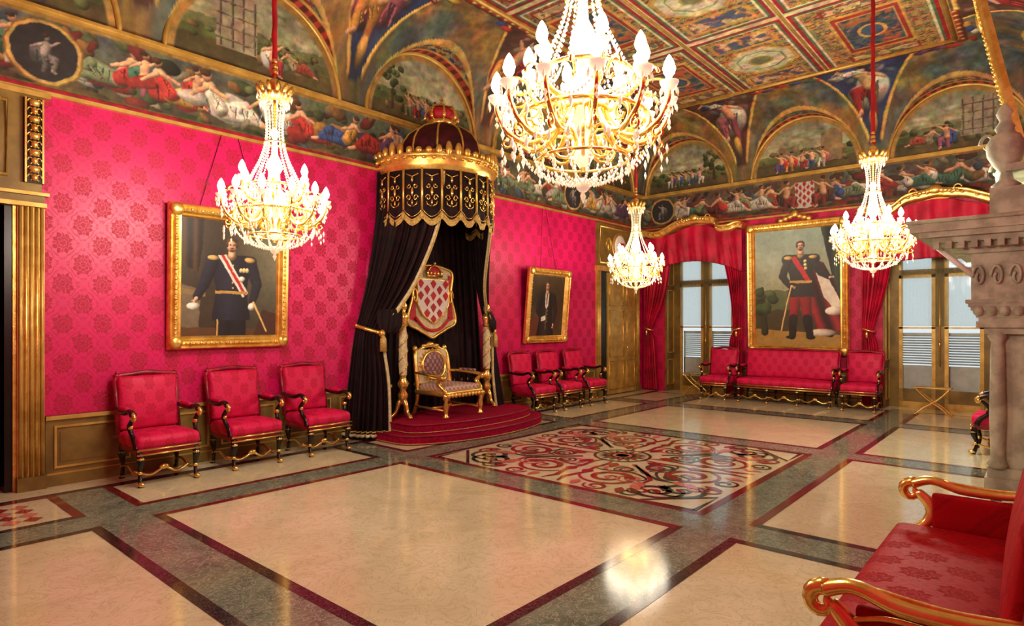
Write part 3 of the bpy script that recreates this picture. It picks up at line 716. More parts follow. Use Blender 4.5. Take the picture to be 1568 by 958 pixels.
    for side in (1,-1):
        ye=y1-.04 if side==1 else y0+.04
        yi_=c+side*.42
        rows=[[(XB-.13,ye,3.6),(XB-.13,yi_,3.6)],[(XB-.13,ye,3.0),(XB-.13,c+side*.62,3.0)],[(XB-.13,ye,2.3),(XB-.13,c+side*.78,2.2)],[(XB-.12,ye,1.52),(XB-.12,ye-side*.2,1.46)],[(XB-.12,ye,1.2),(XB-.12,ye-side*.27,1.2)],[(XB-.12,ye,.05),(XB-.12,ye-side*.36,.05)]]
        mb.drape(rows,[.03,.035,.035,.02,.03,.035],7,'redsilk',ns=80,nt=6)
        mb.tube([(XB-.08,ye,1.5),(XB-.18,ye-side*.05,1.49),(XB-.18,ye-side*.17,1.45),(XB-.08,ye-side*.22,1.44)],.022,'goldp',6)
        mb.ell((XB-.2,ye-side*.1,1.38),(.025,.025,.07),'goldp')
    mb.obj('window_curtain')

# ---------------------------------------------------------------- doors on left wall
mb=MB()
def casing(xa,xb,z1):
    n=5; w_=(xb-xa)/n
    mb.bx(xa,xb,YL-.05,YL,0,z1,'goldl')
    for k in range(n): mb.tube([(xa+(k+.5)*w_,YL-.055,.12),(xa+(k+.5)*w_,YL-.055,z1)],w_*.36,'goldl' if k%2==0 else 'gold',8)
    mb.bx(xa-.01,xb+.01,YL-.10,YL,0,.13,'goldd')
casing(1.33,1.54,2.72); casing(-.32,-.1,2.72)
mb.bx(-.33,1.55,YL-.09,YL,2.72,2.76,'goldl'); mb.bx(-.32,1.54,YL-.06,YL,2.76,2.83,'goldd'); mb.bx(-.35,1.57,YL-.1,YL,2.83,2.86,'goldl')
mb.bx(-.3,1.52,YL-.04,YL,2.86,3.8,'goldd'); mb.bx(-.36,1.58,YL-.1,YL,3.78,3.83,'goldl')
for xa in (1.38,-.28):
    mb.bx(xa,xa+.15,YL-.07,YL,2.95,3.76,'black')
    mb.bx(xa,xa+.015,YL-.085,YL,2.95,3.76,'gold'); mb.bx(xa+.135,xa+.15,YL-.085,YL,2.95,3.76,'gold')
    for k in range(10):
        mb.ell((xa+.075,YL-.08,3.0+k*.08),(.045 if k%2 else .03,.03,.035),'gold')
        for sg in(1,-1): mb.tube([(xa+.075+sg*(.035+.02*math.cos(t_)),YL-.08,3.0+k*.08+.03*math.sin(t_)) for t_ in [i*.6 for i in range(9)]],.006,'gold',5)
for k in range(7):
    mb.ell((.1+k*.17,YL-.05,3.4),(.07,.03,.12),'gold'); mb.ell((.1+k*.17,YL-.05,3.6-.03*abs(k-3)),(.05,.03,.05),'gold')
mb.tube([(.0,YL-.05,3.0),(1.25,YL-.05,3.0),(1.25,YL-.05,3.7),(0,YL-.05,3.7)],.02,'gold',6,closed=True)
mb.bx(1.24,1.33,YL,YL+.3,0,2.72,'black'); mb.bx(1.30,1.33,YL-.02,YL+.02,0,2.72,'gold')
mb.obj('door_1')
mb=MB()
xa,xb=11.3,13.12
casing(xa,xa+.14,2.75); casing(xb-.14,xb,2.75)
mb.bx(xa-.02,xb+.02,YL-.1,YL,2.75,2.86,'gold')
mb.bx(xa,xb,YL-.05,YL,2.86,3.8,'goldd'); mb.tube([(xa+.08,YL-.06,2.93),(xb-.08,YL-.06,2.93),(xb-.08,YL-.06,3.73),(xa+.08,YL-.06,3.73)],.025,'gold',6,closed=True)
cx=(xa+xb)/2
mb.ell((cx,YL-.05,3.33),(.3,.04,.33),'gold',20,10); mb.ell((cx,YL-.07,3.33),(.24,.04,.27),'white',20,10)
mb.prism([(cx-.1,3.42),(cx+.1,3.42),(cx+.1,3.28),(cx,3.16),(cx-.1,3.28)],YL-.13,YL-.08,'redvel','xz')
for sg in(1,-1): mb.tube([(cx+sg*(.45+.12*math.cos(t_)*(1-t_/9)),YL-.06,3.33+.2*math.sin(t_)*(1-t_/9)) for t_ in [i*.4 for i in range(18)]],.018,'gold',6)
mb.bx(xa+.14,xb-.14,YL-.02,YL,0,2.75,'black')
for (l,r) in ((xa+.42,cx-.01+.25),(cx+.26,xb-.16)):
    mb.bx(l,r,YL-.05,YL-.02,.02,2.73,'goldl')
    for z0,z1 in((.12,.75),(.85,1.9),(2.0,2.62)): mb.tube([(l+.07,YL-.055,z0),(r-.07,YL-.055,z0),(r-.07,YL-.055,z1),(l+.07,YL-.055,z1)],.014,'gold',6,closed=True)
mb.ell((cx+.3,YL-.08,1.05),.03,'goldp')
mb.obj('door_2')

# ---------------------------------------------------------------- picture frames
def frame_mesh(w_,h_,fw,crest=False):
    mb=MB(); mb.bx(-w_/2+.03,w_/2-.03,-.01,.0,.03,h_-.03,'black')
    prof=[(0,0),(0,-.05),(fw*.1,-.075),(fw*.25,-.06),(fw*.4,-.085),(fw*.6,-.075),(fw*.75,-.04),(fw*.88,-.045),(fw,-.02)]
    rows=[]
    for o,d in prof:
        a,b,z0,z1=-w_/2+o,w_/2-o,o,h_-o; rows.append([(a,d,z0),(b,d,z0),(b,d,z1),(a,d,z1),(a,d,z0)])
    mb.grid(rows,'gold',False)
    st__=.055
    def line(p,q,r):
        n=int((Vector(q)-Vector(p)).length/st__)
        for k in range(n+1):
            c=Vector(p).lerp(Vector(q),k/n); mb.ell(c,(r*(1.2 if k%2 else .8),r*.7,r*(1.2 if k%2 else .8)),'gold',6,4)
    o=fw*.45; line((-w_/2+o,-.085,o),(w_/2-o,-.085,o),.018); line((-w_/2+o,-.085,h_-o),(w_/2-o,-.085,h_-o),.018)
    line((-w_/2+o,-.085,o),(-w_/2+o,-.085,h_-o),.018); line((w_/2-o,-.085,o),(w_/2-o,-.085,h_-o),.018)
    for sx in(-1,1):
        for z_ in (fw*.5,h_-fw*.5): mb.ell((sx*(w_/2-fw*.5),-.08,z_),(fw*.5,.035,fw*.5),'gold',10,6)
    if crest:
        for k in range(7): mb.ell(((k-3)*.09,-.07,h_+.03+.03*(3-abs(k-3))),(.06,.04,.05),'gold')
        mb.ell((0,-.07,h_+.14),(.07,.04,.07),'gold')
    return mb
def portrait(name,w_,h_,fw,painter,loc,rz,rx,crest=False,res=.0055):
    o=frame_mesh(w_,h_,fw,crest).obj(name,loc,rz,rx)
    iw=w_-2*fw+.02; ih=h_-2*fw+.02; nx=int(iw/res); nz=int(ih/res)
    A,B=np.meshgrid(np.linspace(0,iw/ih,nx),np.linspace(0,1,nz)); P=Paint(A,B,(50,42,32),warp=.006,wsc=.06); painter(P,iw/ih); P.tex(.03,.12,3)
    c=grid_obj('canvas',np.stack([A*ih-iw/2,np.full_like(A,-.022),B*ih+fw-.01],-1),P.out(),'canvas'); c.parent=o
    return o
SK=(218,170,138)
def head(P,x,y,s,hair=(60,40,28),beard=False):
    P.cap(x,y-.9*s,x,y-1.4*s,.5*s,.5*s,SK); P.ell(x,y,.78*s,1.0*s,SK,soft=.1)
    P.ell(x,y+.62*s,.84*s,.5*s,hair); P.ell(x-.72*s,y+.2*s,.2*s,.45*s,hair); P.ell(x+.72*s,y+.2*s,.2*s,.45*s,hair)
    P.ell(x,y+.32*s,.6*s,.38*s,SK)
    for sg in(-1,1): P.ell(x+sg*.28*s,y+.08*s,.12*s,.06*s,(50,34,26),shade=False); P.ell(x+sg*.28*s,y+.22*s,.18*s,.04*s,hair,shade=False)
    P.cap(x,y+.05*s,x+.04*s,y-.22*s,.07*s,.1*s,tuple(v*.88 for v in SK)); P.ell(x,y-.48*s,.22*s,.07*s,(170,90,80),shade=False)
    if beard: P.ell(x,y-.34*s,.34*s,.09*s,hair); P.ell(x,y-.78*s,.34*s,.22*s,hair)
def hand(P,x,y,s,a):
    P.ell(x,y,.6*s,.45*s,SK,a)
    for k in range(4): P.cap(x+math.cos(a)*.4*s,y+math.sin(a)*.4*s,x+math.cos(a-.4+k*.25)*1.15*s,y+math.sin(a-.4+k*.25)*1.15*s,.12*s,.08*s,SK)
def body(P,cx,ys,sw,yw,ww,yb,wb,k):
    P.cap(cx-sw*.5,ys-.035,cx+sw*.5,ys-.035,.045,.045,k)
    P.poly([(cx-sw*.62,ys-.05),(cx-sw*.3,ys+.01),(cx+sw*.3,ys+.01),(cx+sw*.62,ys-.05),(cx+ww*.6,(ys+yw)/2),(cx+ww*.5,yw),(cx+wb*.5,yb),(cx-wb*.5,yb),(cx-ww*.5,yw),(cx-ww*.6,(ys+yw)/2)],k,lambda x,y:.85+.5*np.clip(1-abs(x-cx+.03)/.15,0,1))
def p1(P,ar):
    n=fbm(P.X,P.Y,.35,3)[:,None]; t=np.clip(P.X/ar*1.5-.55,0,1)[:,None]; u=P.Y[:,None]
    P.C=np.array((40,34,26))*(1-t)+np.array((120,122,98))*t*(.4+.6*u)+np.array((30,24,16))*(n)+4  # grey-green toward upper right is chandelier glare painted into the canvas
    P.poly([(0,0),(.14,0),(.16,.4),(0,.44)],(112,100,80)); P.poly([(0,.36),(.2,.34),(.2,.38),(0,.41)],(134,112,74)); P.poly([(0,0),(ar,0),(ar,.06),(0,.08)],(90,60,36))
    P.poly([(.62,0),(ar,0),(ar,.2),(.7,.24)],(70,40,28)); P.poly([(.0,.6),(.14,.55),(.2,1),(0,1)],(58,40,26),lambda x,y:.8+.5*np.sin(x*70))
    k=(30,32,46)
    P.cap(.36,.2,.35,-.05,.075,.06,(26,26,34)); P.cap(.47,.2,.49,-.05,.075,.06,(26,26,34))
    body(P,.42,.7,.36,.4,.27,.14,.34,k)
    P.cap(.25,.64,.19,.45,.055,.045,k); P.cap(.19,.45,.13,.34,.042,.035,k); P.cap(.59,.64,.65,.46,.055,.045,k); P.cap(.65,.46,.61,.32,.042,.035,k)
    hand(P,.12,.32,.035,3.9); P.ell(.1,.26,.055,.03,(226,220,206)); hand(P,.61,.28,.035,4.6); P.ell(.6,.26,.03,.035,(224,218,204))
    P.poly([(.3,.7),(.37,.71),(.57,.38),(.52,.34)],(226,222,212)); P.poly([(.325,.705),(.35,.71),(.555,.37),(.535,.35)],(190,36,44))
    P.poly([(.28,.37),(.56,.37),(.56,.395),(.28,.395)],(186,148,74))
    for x in(.26,.58): P.ell(x,.675,.05,.022,(196,160,88))
    for i in range(5): P.ell(.43,.42+i*.05,.007,.007,(230,190,110),shade=False)
    for i in range(3): P.ell(.5+i*.028,.58,.016,.022,(228,200,140))
    P.ell(.51,.5,.028,.028,(222,214,196)); P.cap(.42,.7,.42,.72,.04,.035,(170,132,66)); head(P,.42,.79,.058,(84,56,38),True)
    P.cap(.62,.3,.74,.04,.01,.008,(210,176,104)); P.cap(.3,.14,.3,.0,.008,.008,(190,150,80))
def p2(P,ar):
    n=fbm(P.X,P.Y,.3,8)[:,None]; P.C=np.array((78,64,46))*(.5+.8*n); P.poly([(0,0),(.24,0),(.22,.3),(0,.34)],(96,52,38)); P.poly([(.62,.1),(.8,.1),(.8,.6),(.7,.62)],(70,48,34))
    k=(36,32,32); body(P,.42,.71,.36,.42,.3,.0,.46,k)
    P.cap(.25,.64,.2,.42,.065,.055,k); P.cap(.2,.42,.3,.3,.05,.042,k); P.cap(.6,.64,.66,.42,.065,.055,k); P.cap(.66,.42,.62,.22,.05,.042,k)
    P.poly([(.37,.71),(.47,.71),(.46,.5),(.42,.44),(.38,.5)],(224,216,202)); P.poly([(.405,.7),(.435,.7),(.43,.52),(.41,.52)],(60,40,40)); P.cap(.42,.46,.42,.1,.006,.006,(150,130,90))
    for i in range(4): P.ell(.45,.42-i*.06,.008,.008,(200,170,110),shade=False)
    hand(P,.33,.29,.045,-.3); hand(P,.62,.18,.045,4.5); P.poly([(.3,.24),(.42,.27),(.4,.34),(.29,.31)],(228,220,202)); head(P,.42,.82,.07,(92,74,60),False)
def p3(P,ar):
    n=fbm(P.X,P.Y,.3,12)[:,None]; u=P.Y[:,None]
    P.C=np.array((150,172,158))*u+np.array((168,158,104))*(1-u)+(n-.5)*60
    hill=.42+.1*fbm(P.X,P.Y*0,.2,5); g=P.Y<hill; P.C[g]=np.array((96,110,64))*(.7+.6*n[g]); g=P.Y<.28+.05*fbm(P.X,P.Y*0,.1,9); P.C[g]=np.array((74,66,38))*(.7+.6*n[g])
    P.poly([(0,0),(ar,0),(ar,.1),(0,.15)],(172,136,64))
    P.poly([(.54,1),(ar,1),(ar,.3),(.58,.34),(.62,.6)],(40,60,44),lambda x,y:.8+.4*np.sin(x*60))
    P.cap(.08,.12,.06,.5,.03,.015,(44,50,34))
    for i in range(12): P.ell(.08+random.uniform(-.08,.08),.4+random.uniform(-.1,.1),.045,.04,random.choice([(58,78,42),(44,60,32),(76,92,52)]))
    k=(34,34,36); rob=lambda x,y:.75+.45*np.sin(x*46+y*14)
    P.poly([(.47,.74),(.56,.7),(.66,.5),(.72,.2),(.62,.08),(.5,.1),(.45,.4)],(132,28,36),rob)
    P.poly([(.5,.62),(.56,.64),(.64,.48),(.7,.34),(.64,.3),(.56,.42)],(232,226,208)); P.ell(.64,.3,.07,.035,(228,220,200)); P.ell(.55,.12,.1,.03,(216,206,184))
    P.cap(.34,.45,.32,.24,.05,.036,(140,26,34)); P.cap(.32,.24,.31,.09,.034,.03,(26,22,24)); P.cap(.41,.45,.43,.24,.05,.036,(132,24,30)); P.cap(.43,.24,.45,.09,.034,.03,(26,22,24))
    P.ell(.29,.08,.035,.015,(26,22,24)); P.ell(.46,.08,.035,.015,(26,22,24))
    body(P,.38,.77,.22,.56,.17,.42,.22,k)
    P.cap(.28,.73,.23,.6,.036,.03,k); P.cap(.23,.6,.29,.52,.028,.024,k); P.cap(.48,.73,.54,.62,.036,.03,k); P.cap(.54,.62,.6,.58,.028,.022,k)
    P.poly([(.3,.76),(.34,.77),(.46,.56),(.43,.54)],(206,40,48)); P.poly([(.29,.54),(.47,.54),(.47,.56),(.29,.56)],(214,174,90))
    for x in(.28,.48): P.ell(x,.755,.034,.015,(216,178,96))
    for i in range(3): P.ell(.42,.66+i*.03,.014,.014,(226,200,140))
    hand(P,.31,.51,.024,-.4); hand(P,.61,.575,.024,.2); P.cap(.38,.77,.38,.8,.026,.026,(180,140,70)); head(P,.38,.85,.04,(80,52,34),True)
    P.cap(.3,.5,.22,.14,.006,.006,(210,180,110))
portrait('portrait_painting',1.42,1.64,.15,p1,(3.35,YL-.03,1.31),0,.03)
portrait('portrait_painting',1.30,1.43,.14,p2,(9.45,YL-.03,1.23),0,.09)
portrait('portrait_painting',1.96,2.72,.17,p3,(XB-.03,3.88,.97),-pi/2,.03,True,.008)
mb=MB()
for p in [[(3.0,YL-.04,2.95),(3.25,YL-.03,3.83)],[(3.7,YL-.04,2.95),(3.45,YL-.03,3.83)],[(9.2,YL-.14,2.6),(9.4,YL-.03,3.83)],[(9.7,YL-.14,2.6),(9.5,YL-.03,3.83)]]: mb.tube(p,.004,'black',5)
mb.obj('picture_wire')

# ---------------------------------------------------------------- seating
def seat(W,gilt=False,legs=2,dam='fdam'):
    mb=MB(); D_=.58
    mb.rbox((0,-.03,.42),(W,D_,.13),.045,dam,5,(0,.01,.03)); mb.rbox((0,-.03,.34),(W-.02,D_-.02,.07),.02,'redwood',2)
    mb.tube([(-W/2,-.325,.355),(W/2,-.325,.355)],.009,'goldp',6); mb.tube([(-W/2,-.325,.31),(W/2,-.325,.31)],.009,'goldp',6)
    th=-.13
    mb.rbox((0,.285,.765),(W-.03,.09,.56),.04,dam,6,(0,.03,0),rot=(th,'X'))
    top=cr([(-W/2+.0,.34,.99),(-W/2+.03,.345,1.045),(-W/4,.345,1.06),(0,.345,1.075),(W/4,.345,1.06),(W/2-.03,.345,1.045),(W/2,.34,.99)],5)
    mb.tube(top,.026,'redwood',8)
    G=1.4 if gilt else 1.0
    for sg in(-1,1):
        mb.tube([(sg*(W/2-.005),.25,.45),(sg*(W/2-.01),.30,.75),(sg*(W/2),.34,1.0)],.024,'redwood',8); mb.ell((sg*(W/2-.02),.345,1.05),(.035,.03,.03),'redwood')
        mb.ell((sg*(W/2-.02),.33,1.08),(.018,.018,.02),'redwood')
        xs=sg*(W/2-.01); am='goldp' if gilt else 'black'; r=.024 if gilt else .022
        mb.tube(cr([(xs,.3,.72),(xs+sg*.015,.15,.70),(xs+sg*.02,-.02,.70),(xs+sg*.02,-.15,.73),(xs+sg*.02,-.24,.70)],6),[r*.8,r,r*1.1,r,r*1.2],am,12,flat=1.3)
        sp=[(xs+sg*.02,-.235+.045*G*math.cos(a)*(1-a/9)-.01,.69-.025*G+.045*G*math.sin(a)*(1-a/9)) for a in [1.2+i*.45 for i in range(15)]]
        mb.tube(sp,[.022*G,.016*G,.010*G],'goldp',10)
        if not gilt: mb.ell((xs+sg*.02,-.25,.665),(.03,.02,.02),'goldp')
        if gilt:
            mb.rbox((xs,.06,.57),(.045,.42,.2),.02,dam,3)
            mb.tube(cr([(xs+sg*.02,.28,.67),(xs+sg*.025,.1,.655),(xs+sg*.025,-.05,.655),(xs+sg*.025,-.16,.62)],5),.009,'gold',8)
            mb.tube(cr([(xs,.28,.735),(xs+sg*.01,.1,.722),(xs+sg*.01,-.1,.735)],5),.008,'gold',6)
        else: mb.rbox((xs+sg*.01,.06,.735),(.055,.22,.045),.02,dam,2)
        mb.tube(cr([(xs+sg*.02,-.22,.66),(xs+sg*.02,-.15,.58),(xs+sg*.01,-.17,.5),(xs,-.24,.43),(xs,-.27,.36)],5),[.016*G,.026*G,.02*G,.03,.03],'goldp' if gilt else 'black',10)
        mb.ell((xs+sg*.015,-.155,.57),(.026,.03,.03),'goldp')
    lx=[-W/2+.04,W/2-.04] if legs==2 else [-W/2+.04+(W-.08)*i/(legs-1) for i in range(legs)]
    for x in lx:
        for y,s_ in((-.28,-1),(.22,1)):
            mb.tube(cr([(x,y,.33),(x,y+s_*.02,.25),(x,y-s_*.01,.14),(x,y+s_*.005,.06),(x,y+s_*.03,.0)],4),[.034,.036,.018,.02,.03],'goldp' if gilt else 'black',8)
            mb.ell((x,y+s_*.02,.27),(.037,.037,.025),'goldp'); mb.ell((x,y+s_*.035,.025),(.03,.045,.025),'goldp'); mb.ell((x,y,.13),(.024,.024,.02),'goldp')
        mb.tube(cr([(x,-.27,.13),(x,-.12,.09),(x,.06,.15),(x,.21,.13)],5),.013,'goldp',6)
    for i in range(len(lx)-1):
        a,b=lx[i],lx[i+1]; m_=(a+b)/2
        mb.tube(cr([(a,-.1,.12),(a+(m_-a)*.5,-.15,.075),(m_,-.17,.13),(b-(m_-a)*.5,-.15,.075),(b,-.1,.12)],6),.014,'goldp',6); mb.ell((m_,-.17,.14),(.05,.02,.03),'goldp')
    return mb
ch=seat(.60).mesh('armchair')
for x in (2.42,3.34,4.26,8.6,9.42,10.28): place(ch,'armchair',(x,6.98,.003))
for y in (5.28,2.58): place(ch,'armchair',(XB-.62,y,.003),-pi/2)
place(ch,'armchair',(9.66,.38,.003),pi)
seat(1.78,False,4).obj('sofa',(XB-.56,3.92,.003),-pi/2)
seat(1.80,True,4,'fdamd').obj('sofa',(3.18,.33,.003),pi)

# ---------------------------------------------------------------- dais
def dpoly(x0,x1,yb,ye,bow,n=24):
    c=(x0+x1)/2; h=(x1-x0)/2
    return [(x0,yb)]+[(c+h*math.sin(-pi/2+pi*i/n)*1.0, ye-bow*math.cos(-pi/2+pi*i/n)) for i in range(n+1)]+[(x1,yb)]
mb=MB()
mb.prism(dpoly(5.12,8.05,YL-.07,6.5,.62),0.003,.12,'carpet'); mb.prism(dpoly(5.3,7.83,YL-.07,6.5,.42),.12,.24,'carpet')
for (x0,x1,bow,z) in((5.12,8.05,.62,.118),(5.3,7.83,.42,.238)):
    pts=dpoly(x0,x1,YL-.07,6.5,bow); mb.tube([(p[0],p[1],z) for p in pts],.012,'redwood',6); mb.tube([(p[0],p[1]-.002,z-.1) for p in pts],.006,'fringe',5)
mb.obj('throne_dais')

# ---------------------------------------------------------------- throne
mb=MB(); mb.M=Matrix.Diagonal((1.2,1.1,.95,1))
for sx in(-1,1):
    mb.lathe([(0.02,0),(.035,.01),(.04,.04),(.022,.06),(.03,.12),(.036,.2),(.02,.26),(.04,.3),(.045,.36),(.02,.38)],'goldp',12,(sx*.29,-.3,0))
    mb.tube(cr([(sx*.27,.28,.36),(sx*.27,.3,.2),(sx*.28,.36,0)],5),[.03,.025,.03],'goldp',8)
    mb.tube(cr([(sx*.27,.27,.36),(sx*.275,.3,.6),(sx*.27,.34,.9),(sx*.24,.36,1.0)],5),[.032,.03,.03,.03],'goldp',8)
    mb.tube(cr([(sx*.28,.3,.66),(sx*.33,.1,.66),(sx*.34,-.15,.64),(sx*.34,-.28,.62)],6),[.022,.028,.03,.035],'goldp',10)
    mb.ell((sx*.34,-.3,.61),(.045,.05,.05),'goldp'); mb.rbox((sx*.335,0,.685),(.07,.3,.04),.02,'purple',2)
    mb.tube(cr([(sx*.335,-.26,.6),(sx*.32,-.2,.52),(sx*.31,-.28,.44),(sx*.29,-.3,.38)],5),[.025,.035,.025,.03],'goldp',8)
    mb.tube([(sx*.29,-.3,.12),(sx*.28,.3,.14)],.02,'goldp',8); mb.ell((sx*.25,.37,1.03),(.04,.03,.05),'goldp')
mb.tube([(-.285,0,.13),(.285,0,.13)],.02,'goldp',8); mb.ell((0,0,.15),(.06,.05,.05),'goldp')
mb.rbox((0,-.02,.37),(.64,.64,.08),.025,'goldp',3); mb.rbox((0,-.03,.44),(.56,.56,.1),.04,'pale',5,(0,0,.02))
for k in range(11): mb.ell((-.28+k*.056,-.35,.345),(.026,.015,.035),'gold')
mb.rbox((0,.33,.74),(.5,.06,.54),.025,'ivory',4,rot=(-.1,'X'))
mb.tube([(.19*math.cos(a),.285+(.22*math.sin(a))*.1,.76+.22*math.sin(a)) for a in [2*pi*i/32 for i in range(32)]],.022,'goldp',8,closed=True)
mb.ell((0,.30,.76),(.18,.045,.21),'purple',20,10)
for k in range(24): a=2*pi*k/24; mb.ell((.225*math.cos(a),.29+.025*math.sin(a),.76+.255*math.sin(a)),.016,'gold',6,4)
mb.tube(cr([(-.26,.36,.98),(-.18,.37,1.01),(-.1,.37,1.05),(0,.37,1.07),(.1,.37,1.05),(.18,.37,1.01),(.26,.36,.98)],5),.03,'goldp',8)
mb.ell((0,.36,1.09),(.07,.035,.04),'gold')
for sg in(-1,1): mb.ell((sg*.1,.36,1.07),(.05,.03,.03),'gold'); mb.tube([(sg*.2,.35,.5),(sg*.24,.33,.5)],.02,'goldp',8)
mb.tube([(-.26,.3,.5),(.26,.3,.5)],.025,'goldp',8)
mb.obj('throne',(6.30,6.74,.245))

# ---------------------------------------------------------------- canopy
can=empty('throne_canopy',(6.42,7.2,3.8))
CCX,CCY,R=6.40,7.15,.88; WY=YL-.03
def onc(a,r,z): return (CCX+r*math.cos(a),min(CCY+r*math.sin(a),WY),z)
def kid(mb,name):
    o=mb.obj(name); o.parent=can; o.matrix_parent_inverse=Matrix.Translation((-6.42,-7.2,-3.8)); return o
a0=math.asin((WY-CCY)/R); A0=pi-a0; A1=2*pi+a0
def arc(t): return A0+(A1-A0)*t
mb=MB(); NL=12; rows=[]; NS=NL*10
for q in range(8):
    rr=[]
    for k in range(NS+1):
        t=k/NS; ph_=(t*NL)%1.0; sc=.11*abs(math.sin(pi*ph_)); z1=3.80; z0=3.16-sc
        r=R+.012*math.sin(2*pi*t*NL*2)*q/7+.02*q/7; rr.append(onc(arc(t),r,z1+(z0-z1)*q/7))
    rows.append(rr)
mb.grid(rows,'velvet')
bot=rows[-1]
fr_=[[Vector(p) for p in bot],[Vector(p)-Vector((0,0,.08)) for p in bot]]
mb.grid([[tuple(p) for p in r_] for r_ in fr_],'fringe'); mb.tube(bot,.016,'fringe',6); mb.tube([(p[0],p[1],p[2]+.05) for p in bot],.007,'goldp',5)
for l in range(NL+1):
    a=arc(l/NL); mb.tube([onc(a,R+.025,z) for z in (3.78,3.5,3.2)],.018,'gold',6); mb.ell(onc(a,R+.03,3.12),(.03,.03,.06),'fringe')
for l in range(NL):
    am=arc((l+.5)/NL)
    def pt(u,z): return onc(am+u/R,R+.035,z)
    for sg in(1,-1):
        mb.tube([pt(sg*(.05+.035*math.cos(a)*(1-a/9)),3.36+.05*math.sin(a)*(1-a/9)) for a in [i*.5 for i in range(14)]],.009,'goldp',5)
        mb.tube([pt(sg*(.045+.03*math.cos(a)*(1-a/9)),3.53-.04*math.sin(a)*(1-a/9)) for a in [i*.5 for i in range(14)]],.008,'goldp',5)
        mb.tube([pt(sg*.01,3.24),pt(sg*.06,3.27),pt(sg*.07,3.31)],.009,'goldp',5)
    mb.ell(pt(0,3.45),(.022,.022,.065),'goldp',6,5); mb.ell(pt(0,3.62),(.02,.02,.04),'goldp',6,5); mb.ell(pt(0,3.3),(.017,.017,.04),'goldp',6,5)
    mb.tube([pt(-.085,3.7),pt(0,3.66),pt(.085,3.7)],.009,'goldp',5)
kid(mb,'valance')
mb=MB()
prof=[(R-.02,3.76),(R+.02,3.78),(R+.02,3.82),(R+.06,3.85),(R+.03,3.9),(R+.08,3.94),(R+.1,3.98),(R+.04,4.0),(R-.15,4.02),(R-.4,4.03)]
mb.lathe(prof,'gold',64,(CCX,CCY,0),clampy=WY)
for k in range(26):
    t=k/25; a=arc(t); big=.05+.07*(abs(math.sin(2*pi*t*2.0))**4); mb.ell(onc(a,R+.07,4.0+big*.4),(.05,.05,big),'gold',8,5)
    mb.ell(onc(arc(min(1,t+.02)),R+.08,3.92),(.035,.035,.03),'gold',6,4)
kid(mb,'cornice')
mb=MB()
dome=[(.60,4.0),(.59,4.08),(.61,4.16),(.58,4.30),(.50,4.43),(.37,4.53),(.22,4.59),(.1,4.61)]
CD=(CCX,CCY-.16,0)
mb.lathe(dome,'velred',48,CD,clampy=WY)
for k in range(10):
    a=2*pi*k/10+.1; pts=[(CD[0]+r*1.01*math.cos(a),min(CD[1]+r*1.01*math.sin(a),WY),z+.005) for r,z in dome]
    mb.tube(pts,.017,'goldp',6)
mb.lathe([(.61,4.02),(.64,4.06),(.61,4.1)],'goldp',48,CD,clampy=WY)
mb.M=Matrix.Translation((CD[0],CD[1],4.59))@Matrix.Diagonal((1.25,1.25,1.35,1))@Matrix.Translation((-CD[0],-CD[1],-4.69))
mb.lathe([(.12,4.69),(.17,4.70),(.17,4.75),(.12,4.76)],'goldp',24,CD)
mb.ell((CD[0],CD[1],4.83),(.165,.165,.09),'redvel',16,8)
for k in range(8):
    a=2*pi*k/8+.2; mb.tube([(CD[0]+r*math.cos(a),CD[1]+r*math.sin(a),z) for r,z in ((.165,4.75),(.2,4.82),(.16,4.9),(.03,4.93))],.013,'goldp',6); mb.ell((CD[0]+.2*math.cos(a),CD[1]+.2*math.sin(a),4.79),(.022,.022,.035),'goldp')
mb.ell((CD[0],CD[1],4.95),.03,'goldp'); mb.box((CD[0],CD[1],5.0),(.018,.018,.07),'goldp'); mb.box((CD[0],CD[1],5.0),(.05,.018,.018),'goldp')
kid(mb,'dome_crown')
mb=MB()
mb.drape([[(5.46,WY-.04,3.8),(7.4,WY-.04,3.8)],[(5.4,WY-.04,2),(7.55,WY-.04,2)],[(5.3,WY-.04,.25),(7.7,WY-.04,.25)]],[.012,.02,.02],16,'velvet',ns=170,nt=4)
kid(mb,'backcloth')
